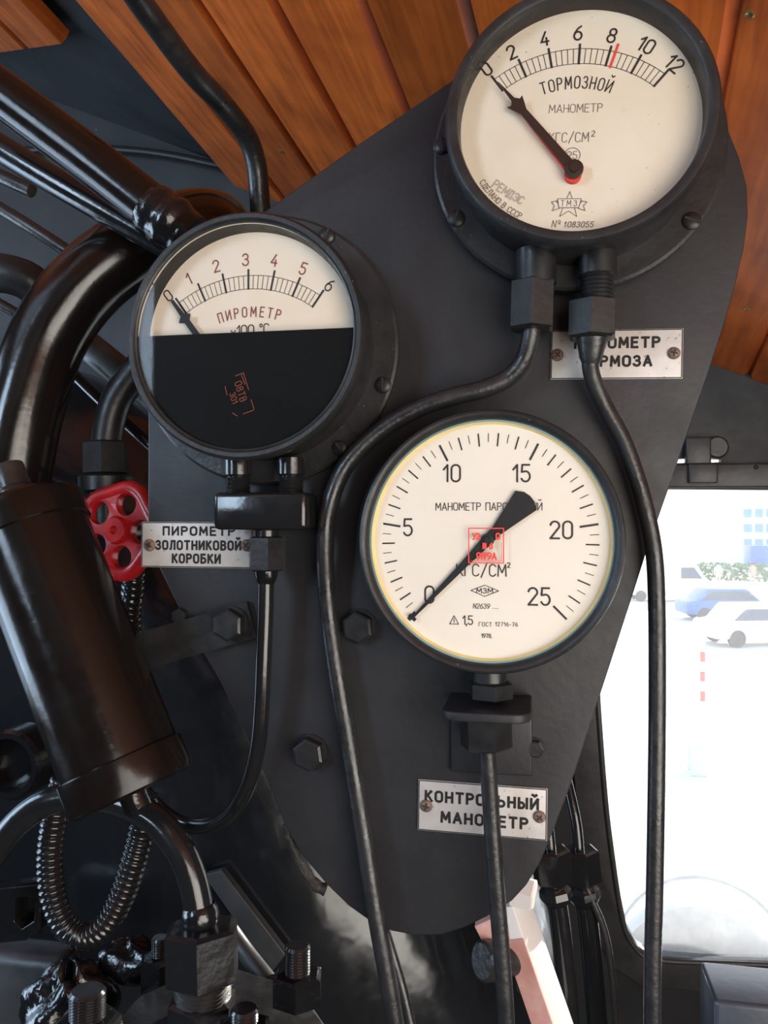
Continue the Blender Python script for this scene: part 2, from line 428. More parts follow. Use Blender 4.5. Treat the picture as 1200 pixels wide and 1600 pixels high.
class Face:
    """A flat, printed surface: px of the photograph <-> metres on the surface plane."""
    def __init__(s, cpx, cpy, Y, tilt=0.0, rot=0.0):
        s.o = at(cpx, cpy, Y); s.k = mpp(cpx, cpy, Y); s.tilt = tilt
        s.ux = Vector((1, 0, 0)); s.uz = Vector((0, math.sin(tilt), math.cos(tilt))); s.n = s.ux.cross(s.uz)   # n points into the scene (+Y) at tilt 0
        if s.n.y < 0: s.n = -s.n
        c_, s_ = math.cos(rot), math.sin(rot)                    # the dial turned in its own plane
        s.ux, s.uz = s.ux * c_ + s.uz * s_, s.uz * c_ - s.ux * s_

    def px(s, x, y):
        """surface coordinates of the point seen at that px"""
        r = Vector((x - 600, y - 800, F)); w = Vector((r.dot(AX), r.dot(N), -r.dot(AD)))
        t = (s.o - CAM).dot(s.n) / w.dot(s.n)
        d = CAM + w * t - s.o
        return d.dot(s.ux), d.dot(s.uz)

    def w(s, a, b, lift=0.0):
        return s.o + s.ux * a + s.uz * b - s.n * lift

    def ribbons(s, pls, wd, lift=.0003, mb=None):
        mb = mb or MB(); h = wd / 2
        for p in pls:
            q = [p[0]]
            for a in p[1:]:
                if math.hypot(a[0] - q[-1][0], a[1] - q[-1][1]) > 1e-7: q.append(a)
            if len(q) < 2: continue
            runs = [[q[0]]]
            for i in range(1, len(q)):                          # break the stroke at sharp corners
                runs[-1].append(q[i])
                if i < len(q) - 1:
                    a0 = math.atan2(q[i][1] - q[i - 1][1], q[i][0] - q[i - 1][0]); a1 = math.atan2(q[i + 1][1] - q[i][1], q[i + 1][0] - q[i][0])
                    if abs((a1 - a0 + PI) % (2 * PI) - PI) > .8: runs.append([q[i]])
            for r in runs:
                n = len(r); closed = math.hypot(r[0][0] - r[-1][0], r[0][1] - r[-1][1]) < 1e-7 and n > 4
                L = lift + 2e-6 * (len(mb.f) % 60); vs = []
                for i in range(n):
                    A = r[i - 1] if i else (r[-2] if closed else None); B = r[i + 1] if i < n - 1 else (r[1] if closed else None)
                    d0 = d1 = None
                    if A: t = (r[i][0] - A[0], r[i][1] - A[1]); l = math.hypot(*t); d0 = (t[0] / l, t[1] / l)
                    if B: t = (B[0] - r[i][0], B[1] - r[i][1]); l = math.hypot(*t); d1 = (t[0] / l, t[1] / l)
                    ext = 0.0
                    if d0 is None: d = d1; ext = -.36 * wd
                    elif d1 is None: d = d0; ext = .36 * wd
                    else:
                        d = (d0[0] + d1[0], d0[1] + d1[1]); l = math.hypot(*d); d = (d[0] / l, d[1] / l)
                    x, z = r[i][0] + d[0] * ext, r[i][1] + d[1] * ext
                    vs += [s.w(x - d[1] * h, z + d[0] * h, L), s.w(x + d[1] * h, z - d[0] * h, L)]
                mb.add(vs, [(2 * i, 2 * i + 1, 2 * i + 3, 2 * i + 2) for i in range(n - 1)])
        return mb

    def poly(s, pts, lift, mb):
        mb.add([s.w(a, b, lift) for a, b in pts], [tuple(range(len(pts)))]); return mb

    def text(s, string, x, y, hpx, wpx=1.2, width=None, rot=0, gap=.2, slant=0, mb=None, lift=.0003):
        h = hpx * s.k
        pls, tot = text_lines(string, h, gap, slant)
        if width:
            q = width * s.k / tot; pls = [[(a * q, b) for a, b in p] for p in pls]
        a, b = s.px(x, y)
        return s.ribbons(place(pls, a, b, math.radians(rot)), wpx * s.k, lift, mb)

    def arctext(s, string, cpx, cpy, rpx, a0, a1, hpx, wpx=1.2, mb=None, inside=False, xs=1.0):
        """letters along an arc (angles in degrees, counter-clockwise from +x), spread evenly"""
        mb = mb or MB(); c = s.px(cpx, cpy); n = len(string)
        ws = [G[ch][0] for ch in string]; tot = sum(ws) + .28 * (n - 1); x = 0
        for ch, w in zip(string, ws):
            t = math.radians(a0 + (a1 - a0) * (x + w / 2) / tot); x += w + .28
            if ch == ' ': continue
            pls, _ = text_lines(ch, hpx * s.k); pls = [[(a * xs, b) for a, b in p] for p in pls]
            rot = t - PI / 2 if not inside else t + PI / 2
            s.ribbons(place(pls, c[0] + math.cos(t) * rpx * s.k, c[1] + math.sin(t) * rpx * s.k, rot), wpx * s.k, .0003, mb)
        return mb

    def circle(s, cpx, cpy, rpx, a0=0, a1=360, n=48):
        c = s.px(cpx, cpy)
        return [(c[0] + math.cos(math.radians(a0 + (a1 - a0) * i / n)) * rpx * s.k, c[1] + math.sin(math.radians(a0 + (a1 - a0) * i / n)) * rpx * s.k) for i in range(n + 1)]

    def ticks(s, cpx, cpy, angles, r0, r1, wpx, mb=None):
        c = s.px(cpx, cpy); mb = mb or MB()
        pls = []
        for a in angles:
            t = math.radians(a)
            pls.append([(c[0] + math.cos(t) * r * s.k, c[1] + math.sin(t) * r * s.k) for r in (r0, r1)])
        return s.ribbons(pls, wpx * s.k, .0003, mb)


# ================================================================== THE SETTING
YW = 1.40                                       # the cab's front wall
def px_poly(pts, Y): return [at(x, y, Y) for x, y in pts]


# front wall with the look-out window and two slits over its hinge bar
win = [(936, 1060), (942, 1150), (952, 1270), (968, 1390), (980, 1450), (996, 1478), (1018, 1493), (1100, 1500), (1480, 1508),
       (1530, 1490), (1545, 1450), (1545, 830), (1530, 785), (1490, 768), (1200, 765), (1060, 764), (985, 764), (945, 780), (930, 830)]
wall_o = [Vector((-2.2, YW, 0.0)), Vector((.80, YW, 0.0)), Vector((.80, YW, 3.0)), Vector((-2.2, YW, 3.0))]
slit1 = [(1052, 724), (1052, 717), (1074, 716), (1076, 723)]
slit2 = [(1100, 723), (1102, 716), (1127, 717), (1127, 722)]
tag(MB().plate(wall_o, (0, .02, 0), [px_poly(win, YW), px_poly(slit1, YW), px_poly(slit2, YW)]).build('wall_front', MT['wall'], loc=(0, YW, 1)), kind='structure')

# window: frame rim, hinge bar, pane
wroot = bpy.data.objects.new('window_1', None); COL.objects.link(wroot); wroot.location = at(1150, 1500, YW)
WM[wroot.name] = Matrix.Translation(wroot.location); tag(wroot, kind='structure')
def offset_px(pts, d):
    out = []; n = len(pts)
    for i in range(n):
        a, b, c = Vector(pts[i - 1]), Vector(pts[i]), Vector(pts[(i + 1) % n])
        t = ((b - a).normalized() + (c - b).normalized()).normalized()
        out.append((b.x - t.y * d, b.y + t.x * d))
    return out
win_out = [a if p[1] < 840 else b for p, a, b in zip(win, offset_px(win, 22), offset_px(win, 50))]
MB().plate(px_poly(win_out, YW - .012), (0, .014, 0), [px_poly(win, YW - .012)]).build('window_frame', MT['frame'], wroot, bevel=.009)
rim = px_poly(offset_px(win, 4), YW - .012)
MB().tube(rim + [rim[0]], .0045, n=10, sub=4).build('window_rim', MT['frame'], wroot)
MB().plate(px_poly(offset_px(win, 6), YW + .008), (0, .003, 0)).build('window_pane', MT['pane'], wroot)
# hinge bar over the window
hb = thing('hinge_bar', 'black steel hinge bar across the top of the window', 'hinge', at(1100, 745, YW - .02))
MB().box(at(1210, 743, YW - .012), (.40, .018, .038)).build('bar', MT['frame'], hb, bevel=.003)
MB().box(at(1090, 705, YW - .014), (.038, .02, .044)).box(at(1098, 740, YW - .025), (.044, .012, .032)).build('hinge_knuckle', MT['frame'], hb, bevel=.003)
MB().lathe(at(1118, 700, YW - .0), (0, -1, 0), [(0, .016), (.015, .016), (.018, .012), (.018, 0)], 20).build('wing_screw', MT['frame'], hb)
MB().lathe(at(1181, 730, YW - .02), (0, -1, 0), [(0, .004), (.003, .003), (.004, 0)], 14).build('rivet', MT['slot'], hb)

# side walls, floor (behind and beside the camera)
wl_ = MB().box((-2.21, -.76, 1.5), (.02, 1.3, 3.0)).box((-2.21, 1.08, 1.5), (.02, .66, 3.0)).box((-2.21, .32, 2.75), (.02, .86, .5)).box((-2.21, .32, .4), (.02, .86, .8))
tag(MB().box((-.22, -1.41, 1.5), (2.04, .02, 3.0)).box((-1.52, -1.41, .86), (.56, .02, 1.72)).box((-2.0, -1.41, 1.5), (.4, .02, 3.0)).box((-1.52, -1.41, 2.84), (.56, .02, .32)).build('wall_back', MT['wall'], loc=(-.2, -1.41, 1), smooth=0), kind='structure')
tag(wl_.build('wall_left', MT['wall'], loc=(-2, 0, 1), smooth=0), kind='structure')
wr_ = MB().box((.81, 0, .45), (.02, 2.8, .9)).box((.81, 0, 2.3), (.02, 2.8, .8)).box((.81, .8, 1.4), (.02, 1.2, 1.0)).box((.81, -1.32, 1.4), (.02, .16, 1.0))
tag(wr_.build('wall_right', MT['wall'], loc=(.8, 0, 1), smooth=0), kind='structure')
tag(MB().box((-.7, 0, -.02), (3.0, 2.8, .04)).build('floor', MT['floor'], loc=(-.6, 0, 0), smooth=0), kind='structure')

# plank ceiling: planks run towards the front wall, sloping down to the right
pL, pR = at(365, 290, YW), at(1140, 580, YW)
rd = Vector((975 - 600, 1000 - 800, F)); vdir = Vector((rd.dot(AX), rd.dot(N), -rd.dot(AD))).normalized()
ud = (pR - pL); ud = (ud - vdir * ud.dot(vdir)).normalized()
nd = ud.cross(vdir)
if nd.z > 0: nd_down = -nd
else: nd_down = nd
CM = Matrix((ud, vdir, ud.cross(vdir))).transposed().to_4x4(); CM.translation = pL
sgn = 1 if ud.cross(vdir).z > 0 else -1        # +local z is up when 1
def to_ceiling(px, py):
    r = Vector((px - 600, py - 800, F)); w = Vector((r.dot(AX), r.dot(N), -r.dot(AD)))
    n = ud.cross(vdir); t = (pL - CAM).dot(n) / w.dot(n)
    return CM.inverted() @ (CAM + w * t)
seam_px = [(112, 0), (217, 0), (339, 0), (469, 0), (595, 0), (725, 0), (1085, 0), (1200, 277)]
seam_u = [to_ceiling(*s).x for s in seam_px]
pw = (seam_u[5] - seam_u[0]) / 5
su = [seam_u[0] + pw * i for i in range(0, 16)]
wood = wood_mat(pw)
def plank_strip(us, v0, v1f, b=.0085, name='ceiling'):
    mb = MB(); T = .02
    for a, c in zip(us, us[1:]):
        prof = [(a, b * 1.0), (a + b, 0), (c - b, 0), (c, b * 1.0), (c, T), (a, T)]
        vs = []
        for v in (0, 1):
            for (u, z) in prof:
                vv = v0 if v == 0 else v1f(u)
                vs.append(CM @ Vector((u, vv, z * sgn)))
        n = len(prof)
        fs = [(i, (i + 1) % n, (i + 1) % n + n, i + n) for i in range(n)] + [tuple(range(n)), tuple(reversed(range(n, 2 * n)))]
        mb.add(vs, fs)
    me_o = mb.build(name, wood, smooth=0, loc=pL)
    # object frame = ceiling frame, so the wood runs along the planks
    for v in me_o.data.vertices: v.co = CM.inverted() @ (v.co + pL)
    me_o.matrix_world = CM
    return tag(me_o, kind='structure')
def v_at_wall(u): return (YW - .001 - (pL + ud * u).y) / vdir.y
plank_strip(su, -2.0, v_at_wall)
e1, e0 = to_ceiling(100, 68), to_ceiling(0, 82)
plank_strip([e1.x - pw * k for k in range(14, -1, -1)], -2.0, lambda u: e1.y + (e0.y - e1.y) * (u - e1.x) / (e0.x - e1.x) if u > e0.x - .2 else e0.y, name='ceiling')
# steel roof skin over the hatch gap
def cq(u, v, z): return CM @ Vector((u, v, z * sgn))
rs = MB().plate([cq(-2.3, -2.0, .03), cq(.02, -2.0, .03), cq(.02, v_at_wall(0) + .05, .03), cq(-2.3, v_at_wall(-1.5) + .3, .03)], nd_down * -.01)
tag(rs.build('roof_skin', MT['wall'], loc=pL, smooth=0), kind='structure')
for (x, y, nm) in ((1171, 22, 0), (1166, 482, 1), (440, 237, 2)):
    p = to_ceiling(x, y)
    o = MB().lathe(CM @ Vector((p.x, p.y, 0)), nd_down, [(.0042, -.001), (.0042, .0005), (.003, .0012), (.0012, .0004), (0, .0004)], 16).build('brass_screw', MT['brass'])
    tag(o, ['small brass screw in the plank at the top right corner', 'small brass screw in the wood right of the gauge panel', 'small brass screw in the plank above the pyrometer'][nm], 'screw', 'brass screws in the plank ceiling')

# boiler backhead with a rounded edge
fl = .24
def circle3(p, q, r):                           # circle through three points of one Y plane
    ax_, az, bx, bz, cx0, cz0 = p.x, p.z, q.x, q.z, r.x, r.z
    d = 2 * (ax_ * (bz - cz0) + bx * (cz0 - az) + cx0 * (az - bz))
    ux_ = ((ax_ ** 2 + az ** 2) * (bz - cz0) + (bx ** 2 + bz ** 2) * (cz0 - az) + (cx0 ** 2 + cz0 ** 2) * (az - bz)) / d
    uz_ = ((ax_ ** 2 + az ** 2) * (cx0 - bx) + (bx ** 2 + bz ** 2) * (ax_ - cx0) + (cx0 ** 2 + cz0 ** 2) * (bx - ax_)) / d
    return Vector((ux_, p.y, uz_)), math.hypot(ux_ - ax_, uz_ - az)
bc, BR = circle3(at(100, 580, .90), at(504, 886, .90), at(872, 1590, .90))
prof = [(0, 0), (BR - fl, 0)] + [(BR - fl + fl * math.sin(t), fl - fl * math.cos(t)) for t in [PI / 2 * i / 10 for i in range(1, 11)]] + [(BR, YW - .80), (0, YW - .80)]
bo = MB().lathe((bc.x, .79, bc.z), (0, 1, 0), prof, 128).build('boiler_backhead', MT['backhead'], smooth=50, loc=(bc.x, .79, bc.z))
tag(bo, 'black enamelled boiler end with rounded edge behind the gauge panel', 'boiler')
# rib along the front wall
rib = [at(x, y, YW - .018) for x, y in ((-30, 240), (60, 234), (150, 232), (250, 240), (360, 262))]
tag(MB().tube(rib, .0065, n=10).build('wall_rib', MT['black']), 'curved steel rib along the upper left front wall', 'rib')
fw = Face(170, 160, YW - .0005)
ch = thing('chalk_mark', 'faint chalk figures on the dark upper left wall', 'chalk mark', at(160, 170, YW - .0005))
for c_, x, y, h_ in (('О', 152, 164, 24), ('8', 174, 160, 26), ('.', 150, 196, 14)):
    fw.text(c_, x, y, h_, 1.6, slant=.2, lift=.0004).build('stroke', MT['chalk'], ch, smooth=0)

# ================================================================== GAUGE PANEL
YP = 0.61
outline = [(700, 130), (560, 225), (430, 318), (330, 390), (240, 452), (232, 465), (231, 640), (231, 815), (238, 865), (290, 972), (345, 1068), (388, 1158),
           (415, 1215), (445, 1290), (470, 1334), (510, 1382), (545, 1416), (580, 1441), (612, 1455), (650, 1462), (690, 1461), (725, 1450), (760, 1433),
           (800, 1408), (822, 1384), (842, 1352), (856, 1320), (892, 1225), (942, 1073), (975, 972), (1010, 863), (1045, 763), (1076, 672), (1105, 588), (1132, 505), (1150, 440),
           (1163, 385), (1169, 335), (1167, 290), (1155, 245), (1130, 182), (1100, 110), (1060, 60), (1000, 30), (900, 20), (800, 60)]
panel = MB().plate(px_poly(outline, YP), (0, .008, 0)).build('gauge_panel', MT['panel'], loc=at(640, 1000, YP), bevel=.0012, smooth=30)
tag(panel, 'large black steel plate with rounded corners carrying three round gauges', 'panel')
def bolt(px, py, Rpx, Y, parent, name='bolt', h=.011, phase=.2, m='black'):
    k = mpp(px, py, Y)
    b = MB().hexnut(at(px, py, Y), (0, -1, 0), Rpx * k, h, phase=phase)
    b.lathe(at(px, py, Y), (0, -1, 0), [(Rpx * k * 1.12, 0), (Rpx * k * 1.12, .0015), (0, .0015)], 32)
    return b.build(name, MT[m], parent, smooth=25)
bolt(562, 979, 25, YP, panel, phase=.1)
bolt(486, 1175, 25, YP, panel, phase=.15)
# weld bead on the lower left edge
pts = [(446, 1288), (452, 1310), (462, 1330), (470, 1352), (482, 1370), (494, 1385), (508, 1391)]
wb_ = MB().tube([at(x + 1, y - 1, YP + .008) for x, y in pts], .006, n=10, sub=8, rf=lambda t, L: .0024 + .0009 * abs(math.sin(L * 310 + 2 * math.sin(L * 90))) + .002 * t)
wb_.build('weld_bead', MT['scrape'], panel)
# angle bracket under the steam gauge
kk = mpp(768, 1150, YP)
br = MB().box((at(768, 1152, YP).x, YP - .003, at(768, 1152, YP).z), (126 * kk, .006, 108 * kk)).build('bracket_plate', MT['panel'], panel, bevel=.0015)
tabc = at(763, 1098, .578)
tb = MB(); hw = 126 * kk / 2; pts = []
for (sx, sy) in ((-1, 1), (-1, -1), (1, -1), (1, 1)):
    if sy == 1: pts.append(Vector((tabc.x + sx * hw, YP - .001, tabc.z)))
    else:
        for t in (range(0, 6) if sx < 0 else range(0, 6)):
            a = PI + (PI / 2) * t / 5 if sx < 0 else 1.5 * PI + (PI / 2) * t / 5
            pts.append(Vector((tabc.x + sx * (hw - .012) + .012 * math.cos(a), .556 + .012 * math.sin(a), tabc.z)))
tb.plate(pts, (0, 0, -.006)).build('bracket_tab', MT['panel'], panel, bevel=.001)
bolt(836, 1168, 14, YP, panel, name='welded_stud', h=.006, phase=.5)

# ================================================================== GAUGES
def case_parts(root, o, ax, Rb, depth, flangeR=None, up=(0, 0, 1), lip=.009, slope=.004, bevelprof=None, dialdepth=.018, Rc=None, backdial=.02):
    """o: front centre; ax: unit vector from the front into the panel"""
    Rc = Rc or Rb - .004
    if flangeR:
        MB().lathe(o, ax, [(0, depth - .004), (flangeR - .002, depth - .004), (flangeR, depth - .0025), (flangeR, depth + .003), (0, depth + .003)], 96).build('flange', MT['case'], root)
    MB().lathe(o, ax, [(Rc, .012), (Rc, depth), (Rc - .006, depth), (Rc - .006, dialdepth + .003), (0, dialdepth + .003)], 96).build('case', MT['case'], root)


def tilted(tilt):                                # axis from the dial into the scene; top leans away
    uz = Vector((0, math.sin(tilt), math.cos(tilt))); ux = Vector((1, 0, 0)); n = ux.cross(uz)
    return n if n.y > 0 else -n

def screw_head(o, ax, r, m, root, name='screw', slot=True, cross=False, ang=0.0):
    mb = MB().lathe(o, ax, [(r, 0), (r, .0012), (r * .8, .0022), (r * .4, .0027), (0, .0028)], 24)
    s = mb.build(name, MT[m], root)
    a = Vector(ax).normalized(); u = a.orthogonal().normalized(); w = a.cross(u)
    ca, sa = math.cos(ang), math.sin(ang)
    u, w = u * ca + w * sa, w * ca - u * sa
    sm = MB()
    A = Matrix((u, w, a)).transposed()
    sm.box(Vector(o) + a * .0024, (r * (1.7 if not cross else 1.1), r * .26, .0012), A)
    if cross: sm.box(Vector(o) + a * .0024, (r * .26, r * 1.1, .00121), A)
    sm.build('slot', MT['slot'], s, smooth=0)
    return s

# ---------- brake gauge (top right)
BT = math.radians(2.5); ba = tilted(BT)
bo_ = at(906, 171, .547); BD = .0555
g = thing('brake_pressure_gauge', 'large round brake gauge with cream dial, scale 0 to 12, at the panel top right', 'gauge', bo_ + ba * BD)
case_parts(g, bo_, ba, .0884, BD, .1022, Rc=.0846, dialdepth=.019)
MB().lathe(bo_, ba, [(.0790, .0190), (.0792, .004), (.0800, .0012), (.0825, 0), (.0860, .0004), (.0880, .003), (.0884, .007), (.0880, .013), (.0846, .0145)], 128).build('bezel', MT['case'], g)
fc = bo_ + ba * (BD - .004)
ff = Face(900, 245, .606, 0)
for (x, y) in ((683, 236), (711, 352), (1077, 355)):
    d = at(x, y, .606) - fc; d -= ba * d.dot(ba)
    screw_head(fc + d.normalized() * min(d.length, .0965), -ba, .0062, 'black', g, ang=random.random() * 3)
bf = Face(904, 187, .566, BT, math.radians(-3.8)); bf.o = bo_ + ba * .0185; bf.n = ba
dial = MB().lathe(bf.o, ba, [(0, 0), (.0795, 0), (.0795, .001), (0, .001)], 96).build('dial', MT['dial'], g)
CX, CY = 892, 282
A0, A1 = 128.2, 51.8
step = (A0 - A1) / 30
mb = bf.ticks(CX, CY, [A0 - step * i for i in range(31)], 187, 211, 1.0)
bf.ribbons([bf.circle(CX, CY, 211, A0, A1, 40), bf.circle(CX, CY, 187, A0, A1, 40)], 1.0 * bf.k, mb=mb)
mb.build('scale_lines', MT['ink'], dial, smooth=0)
bf.ticks(CX, CY, [A0 - step * 5 * i for i in range(7)], 187, 218, 3.6).build('scale_marks', MT['ink'], dial, smooth=0)
for s_, x, y in (('0', 760, 108), ('2', 799.5, 82), ('4', 851, 61), ('6', 903.5, 52), ('8', 956.5, 56), ('10', 1010, 71), ('12', 1054, 100)):
    bf.text(s_, x, y, 22, 3.0, rot=math.degrees(math.atan2(CY - y, x - CX)) - 90, gap=.24).build('numeral', MT['ink'], dial, smooth=0)
a_, b_ = bf.px(966, 70), bf.px(953.4, 105.8)
bf.ribbons([[a_, b_]], 3.6 * bf.k, lift=.0006).build('red_limit_mark', MT['redink'], dial, smooth=0)['label'] = 'red limit mark'
mb = bf.arctext('ТОРМОЗНОЙ', 890, 288, 163, 109.5, 70.5, 19, 1.9, xs=.74)
mb.build('title_lettering', MT['ink'], dial, smooth=0)
mb = bf.text('МАНОМЕТР', 899.5, 169.5, 13, 1.0, width=81)
mb.build('name_lettering', MT['thinink'], dial, smooth=0)
mb = bf.text('КГС/СМ', 889, 215, 15, 1.2, width=60); bf.text('2', 927, 209, 9, 1.1, mb=mb)
mb.build('unit_lettering', MT['thinink'], dial, smooth=0)
mb = bf.ribbons([bf.circle(894, 243, 12)], 1.1 * bf.k); bf.text('25', 894, 243, 12, 1.1, mb=mb)
mb.build('class_mark', MT['thinink'], dial, smooth=0)
mb = bf.text('N', 865, 350, 11, 1.1, slant=.15); bf.text('о', 874, 348, 11, 1.0, mb=mb)
for i, c in enumerate('1083055'): bf.text(c, 882 + i * 7, 351, 8.5, 1.3, mb=mb, slant=.2)
mb.build('serial_lettering', MT['thinink'], dial, smooth=0)
# СДЕЛАНО В СССР along the lower left edge
mb = bf.arctext('СДЕЛАНО В СССР', 904, 187, 173, 214, 243, 9, 1.2, inside=True)
mb.build('edge_lettering', MT['thinink'], dial, smooth=0)
mb = bf.text('РЕМ', 783, 294, 13, 2.4, rot=-34, gap=.25); bf.text('ДЭС', 806, 308, 12, 2.4, rot=-30, mb=mb, gap=.25)
mb.build('faded_stamp', MT['faint'], dial, smooth=0)
# star and ribbon emblem
mb = MB(); c = bf.px(889, 321)
star = []
for i in range(11):
    r = (22 if i % 2 == 0 else 9) * bf.k; t = PI / 2 + i * PI / 5
    star.append((c[0] + r * math.cos(t), c[1] + r * math.sin(t)))
bf.ribbons([star], 1.0 * bf.k, mb=mb)
dd = MB(); k_ = bf.k; cz = bf.px(889, 318)[1]; cx_ = c[0]
bf.poly([(cx_ - 15 * k_, cz - 7 * k_), (cx_ + 15 * k_, cz - 7 * k_), (cx_ + 18 * k_, cz + 7 * k_), (cx_ - 18 * k_, cz + 7 * k_)], .00045, dd)
dd.build('emblem_band', MT['dial'], dial, smooth=0)
R_ = lambda L: bf.ribbons([[(cx_ + a * k_, cz + b * k_) for a, b in L]], 1.0 * k_, lift=.0006, mb=mb)
R_([(-15, -7), (15, -7), (18, 7), (-18, 7), (-15, -7)])
R_([(-17, 4), (-27, 2), (-22, -4), (-25, -12), (-14, -8)]); R_([(17, 4), (27, 2), (22, -4), (25, -12), (14, -8)])
bf.text('Т', 879, 318, 9, 1.0, mb=mb, lift=.0006); bf.text('М', 889, 318, 9, 1.0, mb=mb, lift=.0006); bf.text('З', 899, 318, 9, 1.0, mb=mb, lift=.0006)
mb.build('emblem', MT['thinink'], dial, smooth=0)
# stop pin, pointer
pn = bf.px(806, 171)
MB().lathe(bf.w(*pn, .0), -ba, [(.0016, 0), (.0016, .004), (0, .004)], 14).build('stop_pin', MT['steel'], g)
def pointer(face, root, pivot, tip, outline, lift, thick, m, hub=None, name='pointer'):
    p = face.px(*pivot); q = face.px(*tip); L = math.hypot(q[0] - p[0], q[1] - p[1])
    d = ((q[0] - p[0]) / L, (q[1] - p[1]) / L); e = (-d[1], d[0])
    pts = [face.w(p[0] + d[0] * a * L + e[0] * b * L, p[1] + d[1] * a * L + e[1] * b * L, lift) for a, b in outline]
    o = MB().plate(pts, face.n * thick).build(name, MT[m], root, smooth=0)
    if hub:
        MB().lathe(face.w(p[0], p[1], 0), -face.n, [(hub * .55, 0), (hub * .55, lift - .001), (hub, lift - .001), (hub, lift + .0012), (hub * .5, lift + .0016), (hub * .45, lift + .003), (0, lift + .003)], 32).build('hub', MT[m], o)
    return o
plo = [(1.0, .003), (.80, .016), (.765, .045), (.775, .075), (.72, .055), (.66, .03), (.3, .036), (0, .042), (0, -.042), (.3, -.036), (.66, -.03), (.72, -.055), (.775, -.075), (.765, -.045), (.80, -.016), (1.0, -.003)]
MB_p = pointer(bf, g, (896, 272), (779, 137), plo, .007, .0012, 'pointer', .0062)
# red tail of the pointer seen beneath the black
pr = pointer(bf, g, (895, 275), (785, 144), [(.75, .02), (0, .045), (0, -.045), (.75, -.02)], .005, .0006, 'redink', None, 'set_pointer'); pr['label'] = 'red pointer behind black one'
p = bf.px(895, 276)
MB().lathe(bf.w(p[0], p[1], 0), -ba, [(.0055, 0), (.0058, .005), (0, .005)], 24).build('red_boss', MT['redink'], pr)
MB().lathe(bo_, ba, [(0, .005), (.0793, .005), (.0793, .007), (0, .007)], 96).build('glass', MT['glass'], g)
# two connector stubs beneath the case
def stub(px, py0, py1, Y, rpx, root, thread=None, m='black', name='connector'):
    p0, p1 = at(px, py0, Y), at(px, py1, Y); L = (p0 - p1).length; k = mpp(px, py1, Y); r = rpx * k
    prof = [(r, 0), (r, L * .98), (r * .92, L), (0, L)]
    if thread:
        n = thread; prof = [(r, 0), (r, L * .45), (r * .8, L * .5)]
        for i in range(n): prof += [(r * .8, L * (.5 + .5 * i / n)), (r * .88, L * (.5 + .5 * (i + .5) / n))]
        prof += [(r * .8, L), (0, L)]
    return MB().lathe(p0, (p1 - p0), prof, 32).build(name, MT[m], root)
stub(838, 392, 446, .583, 31, g)
stub(933, 396, 474, .583, 30, g, thread=6)

# ---------- pyrometer (upper left)
pa = Vector((0, 1, 0))
po = at(377, 523, .552); PD = .0545
g = thing('pyrometer_gauge', 'round pyrometer with half-covered cream dial, scale 0 to 6', 'gauge', po + pa * PD)
case_parts(g, po, pa, .0884, PD, .1033, Rc=.0850, dialdepth=.0195)
MB().lathe(po, pa, [(.0788, .0190), (.0803, .006), (.0805, .002), (.0815, .0012), (.0822, .0018), (.0832, .0006), (.0860, .0004), (.0880, .003), (.0884, .007), (.0880, .013), (.0850, .0145)], 128).build('bezel', MT['case'], g)
pf = Face(390, 525, .5705); pf.o = po + pa * .0186
dial = MB().lathe(pf.o, pa, [(0, 0), (.0795, 0), (.0795, .001), (0, .001)], 96).build('dial', MT['dialp'], g)
CX, CY = 388, 629; A0, A1 = 125.8, 54.6; step = (A0 - A1) / 30
mb = pf.ticks(CX, CY, [A0 - step * i for i in range(31)], 178, 199, .9)
pf.ribbons([pf.circle(CX, CY, 199, A0, A1, 40), pf.circle(CX, CY, 178, A0, A1, 40)], .9 * pf.k, mb=mb)
mb.build('scale_lines', MT['ink'], dial, smooth=0)
pf.ticks(CX, CY, [A0 - step * 5 * i for i in range(7)], 178, 208, 3.2).build('scale_marks', MT['ink'], dial, smooth=0)
for s_, x, y in (('0', 263, 462), ('1', 295, 436), ('2', 338, 416), ('3', 384, 406), ('4', 429, 407), ('5', 474, 420), ('6', 515, 446)):
    pf.text(s_, x, y, 18, 2.2, rot=math.degrees(math.atan2(CY - y, x - CX)) - 90).build('numeral', MT['ink' if s_ in '06' else 'maroon'], dial, smooth=0)
pf.arctext('ПИРОМЕТР', 390, 649, 162, 109, 72, 15, 1.9, xs=.85).build('title_lettering', MT['maroon'], dial, smooth=0)
mb = pf.text('x100', 379, 517, 17, 1.8, gap=.16); pf.text('°С', 413, 514, 16, 1.7, gap=.16, mb=mb)
mb.build('unit_lettering', MT['ink'], dial, smooth=0)
plo = [(1.0, .004), (.89, .012), (.86, .05), (.84, .012), (0, .02), (0, -.02), (.84, -.012), (.86, -.05), (.89, -.012), (1.0, -.004)]
plo = [(1.0, .012), (.86, .018), (.83, .055), (.80, .022), (0, .022), (0, -.022), (.80, -.022), (.83, -.055), (.86, -.018), (1.0, -.012)]
pointer(pf, g, (392, 636), (274, 473), plo, .006, .001, 'pointerblack', .005)
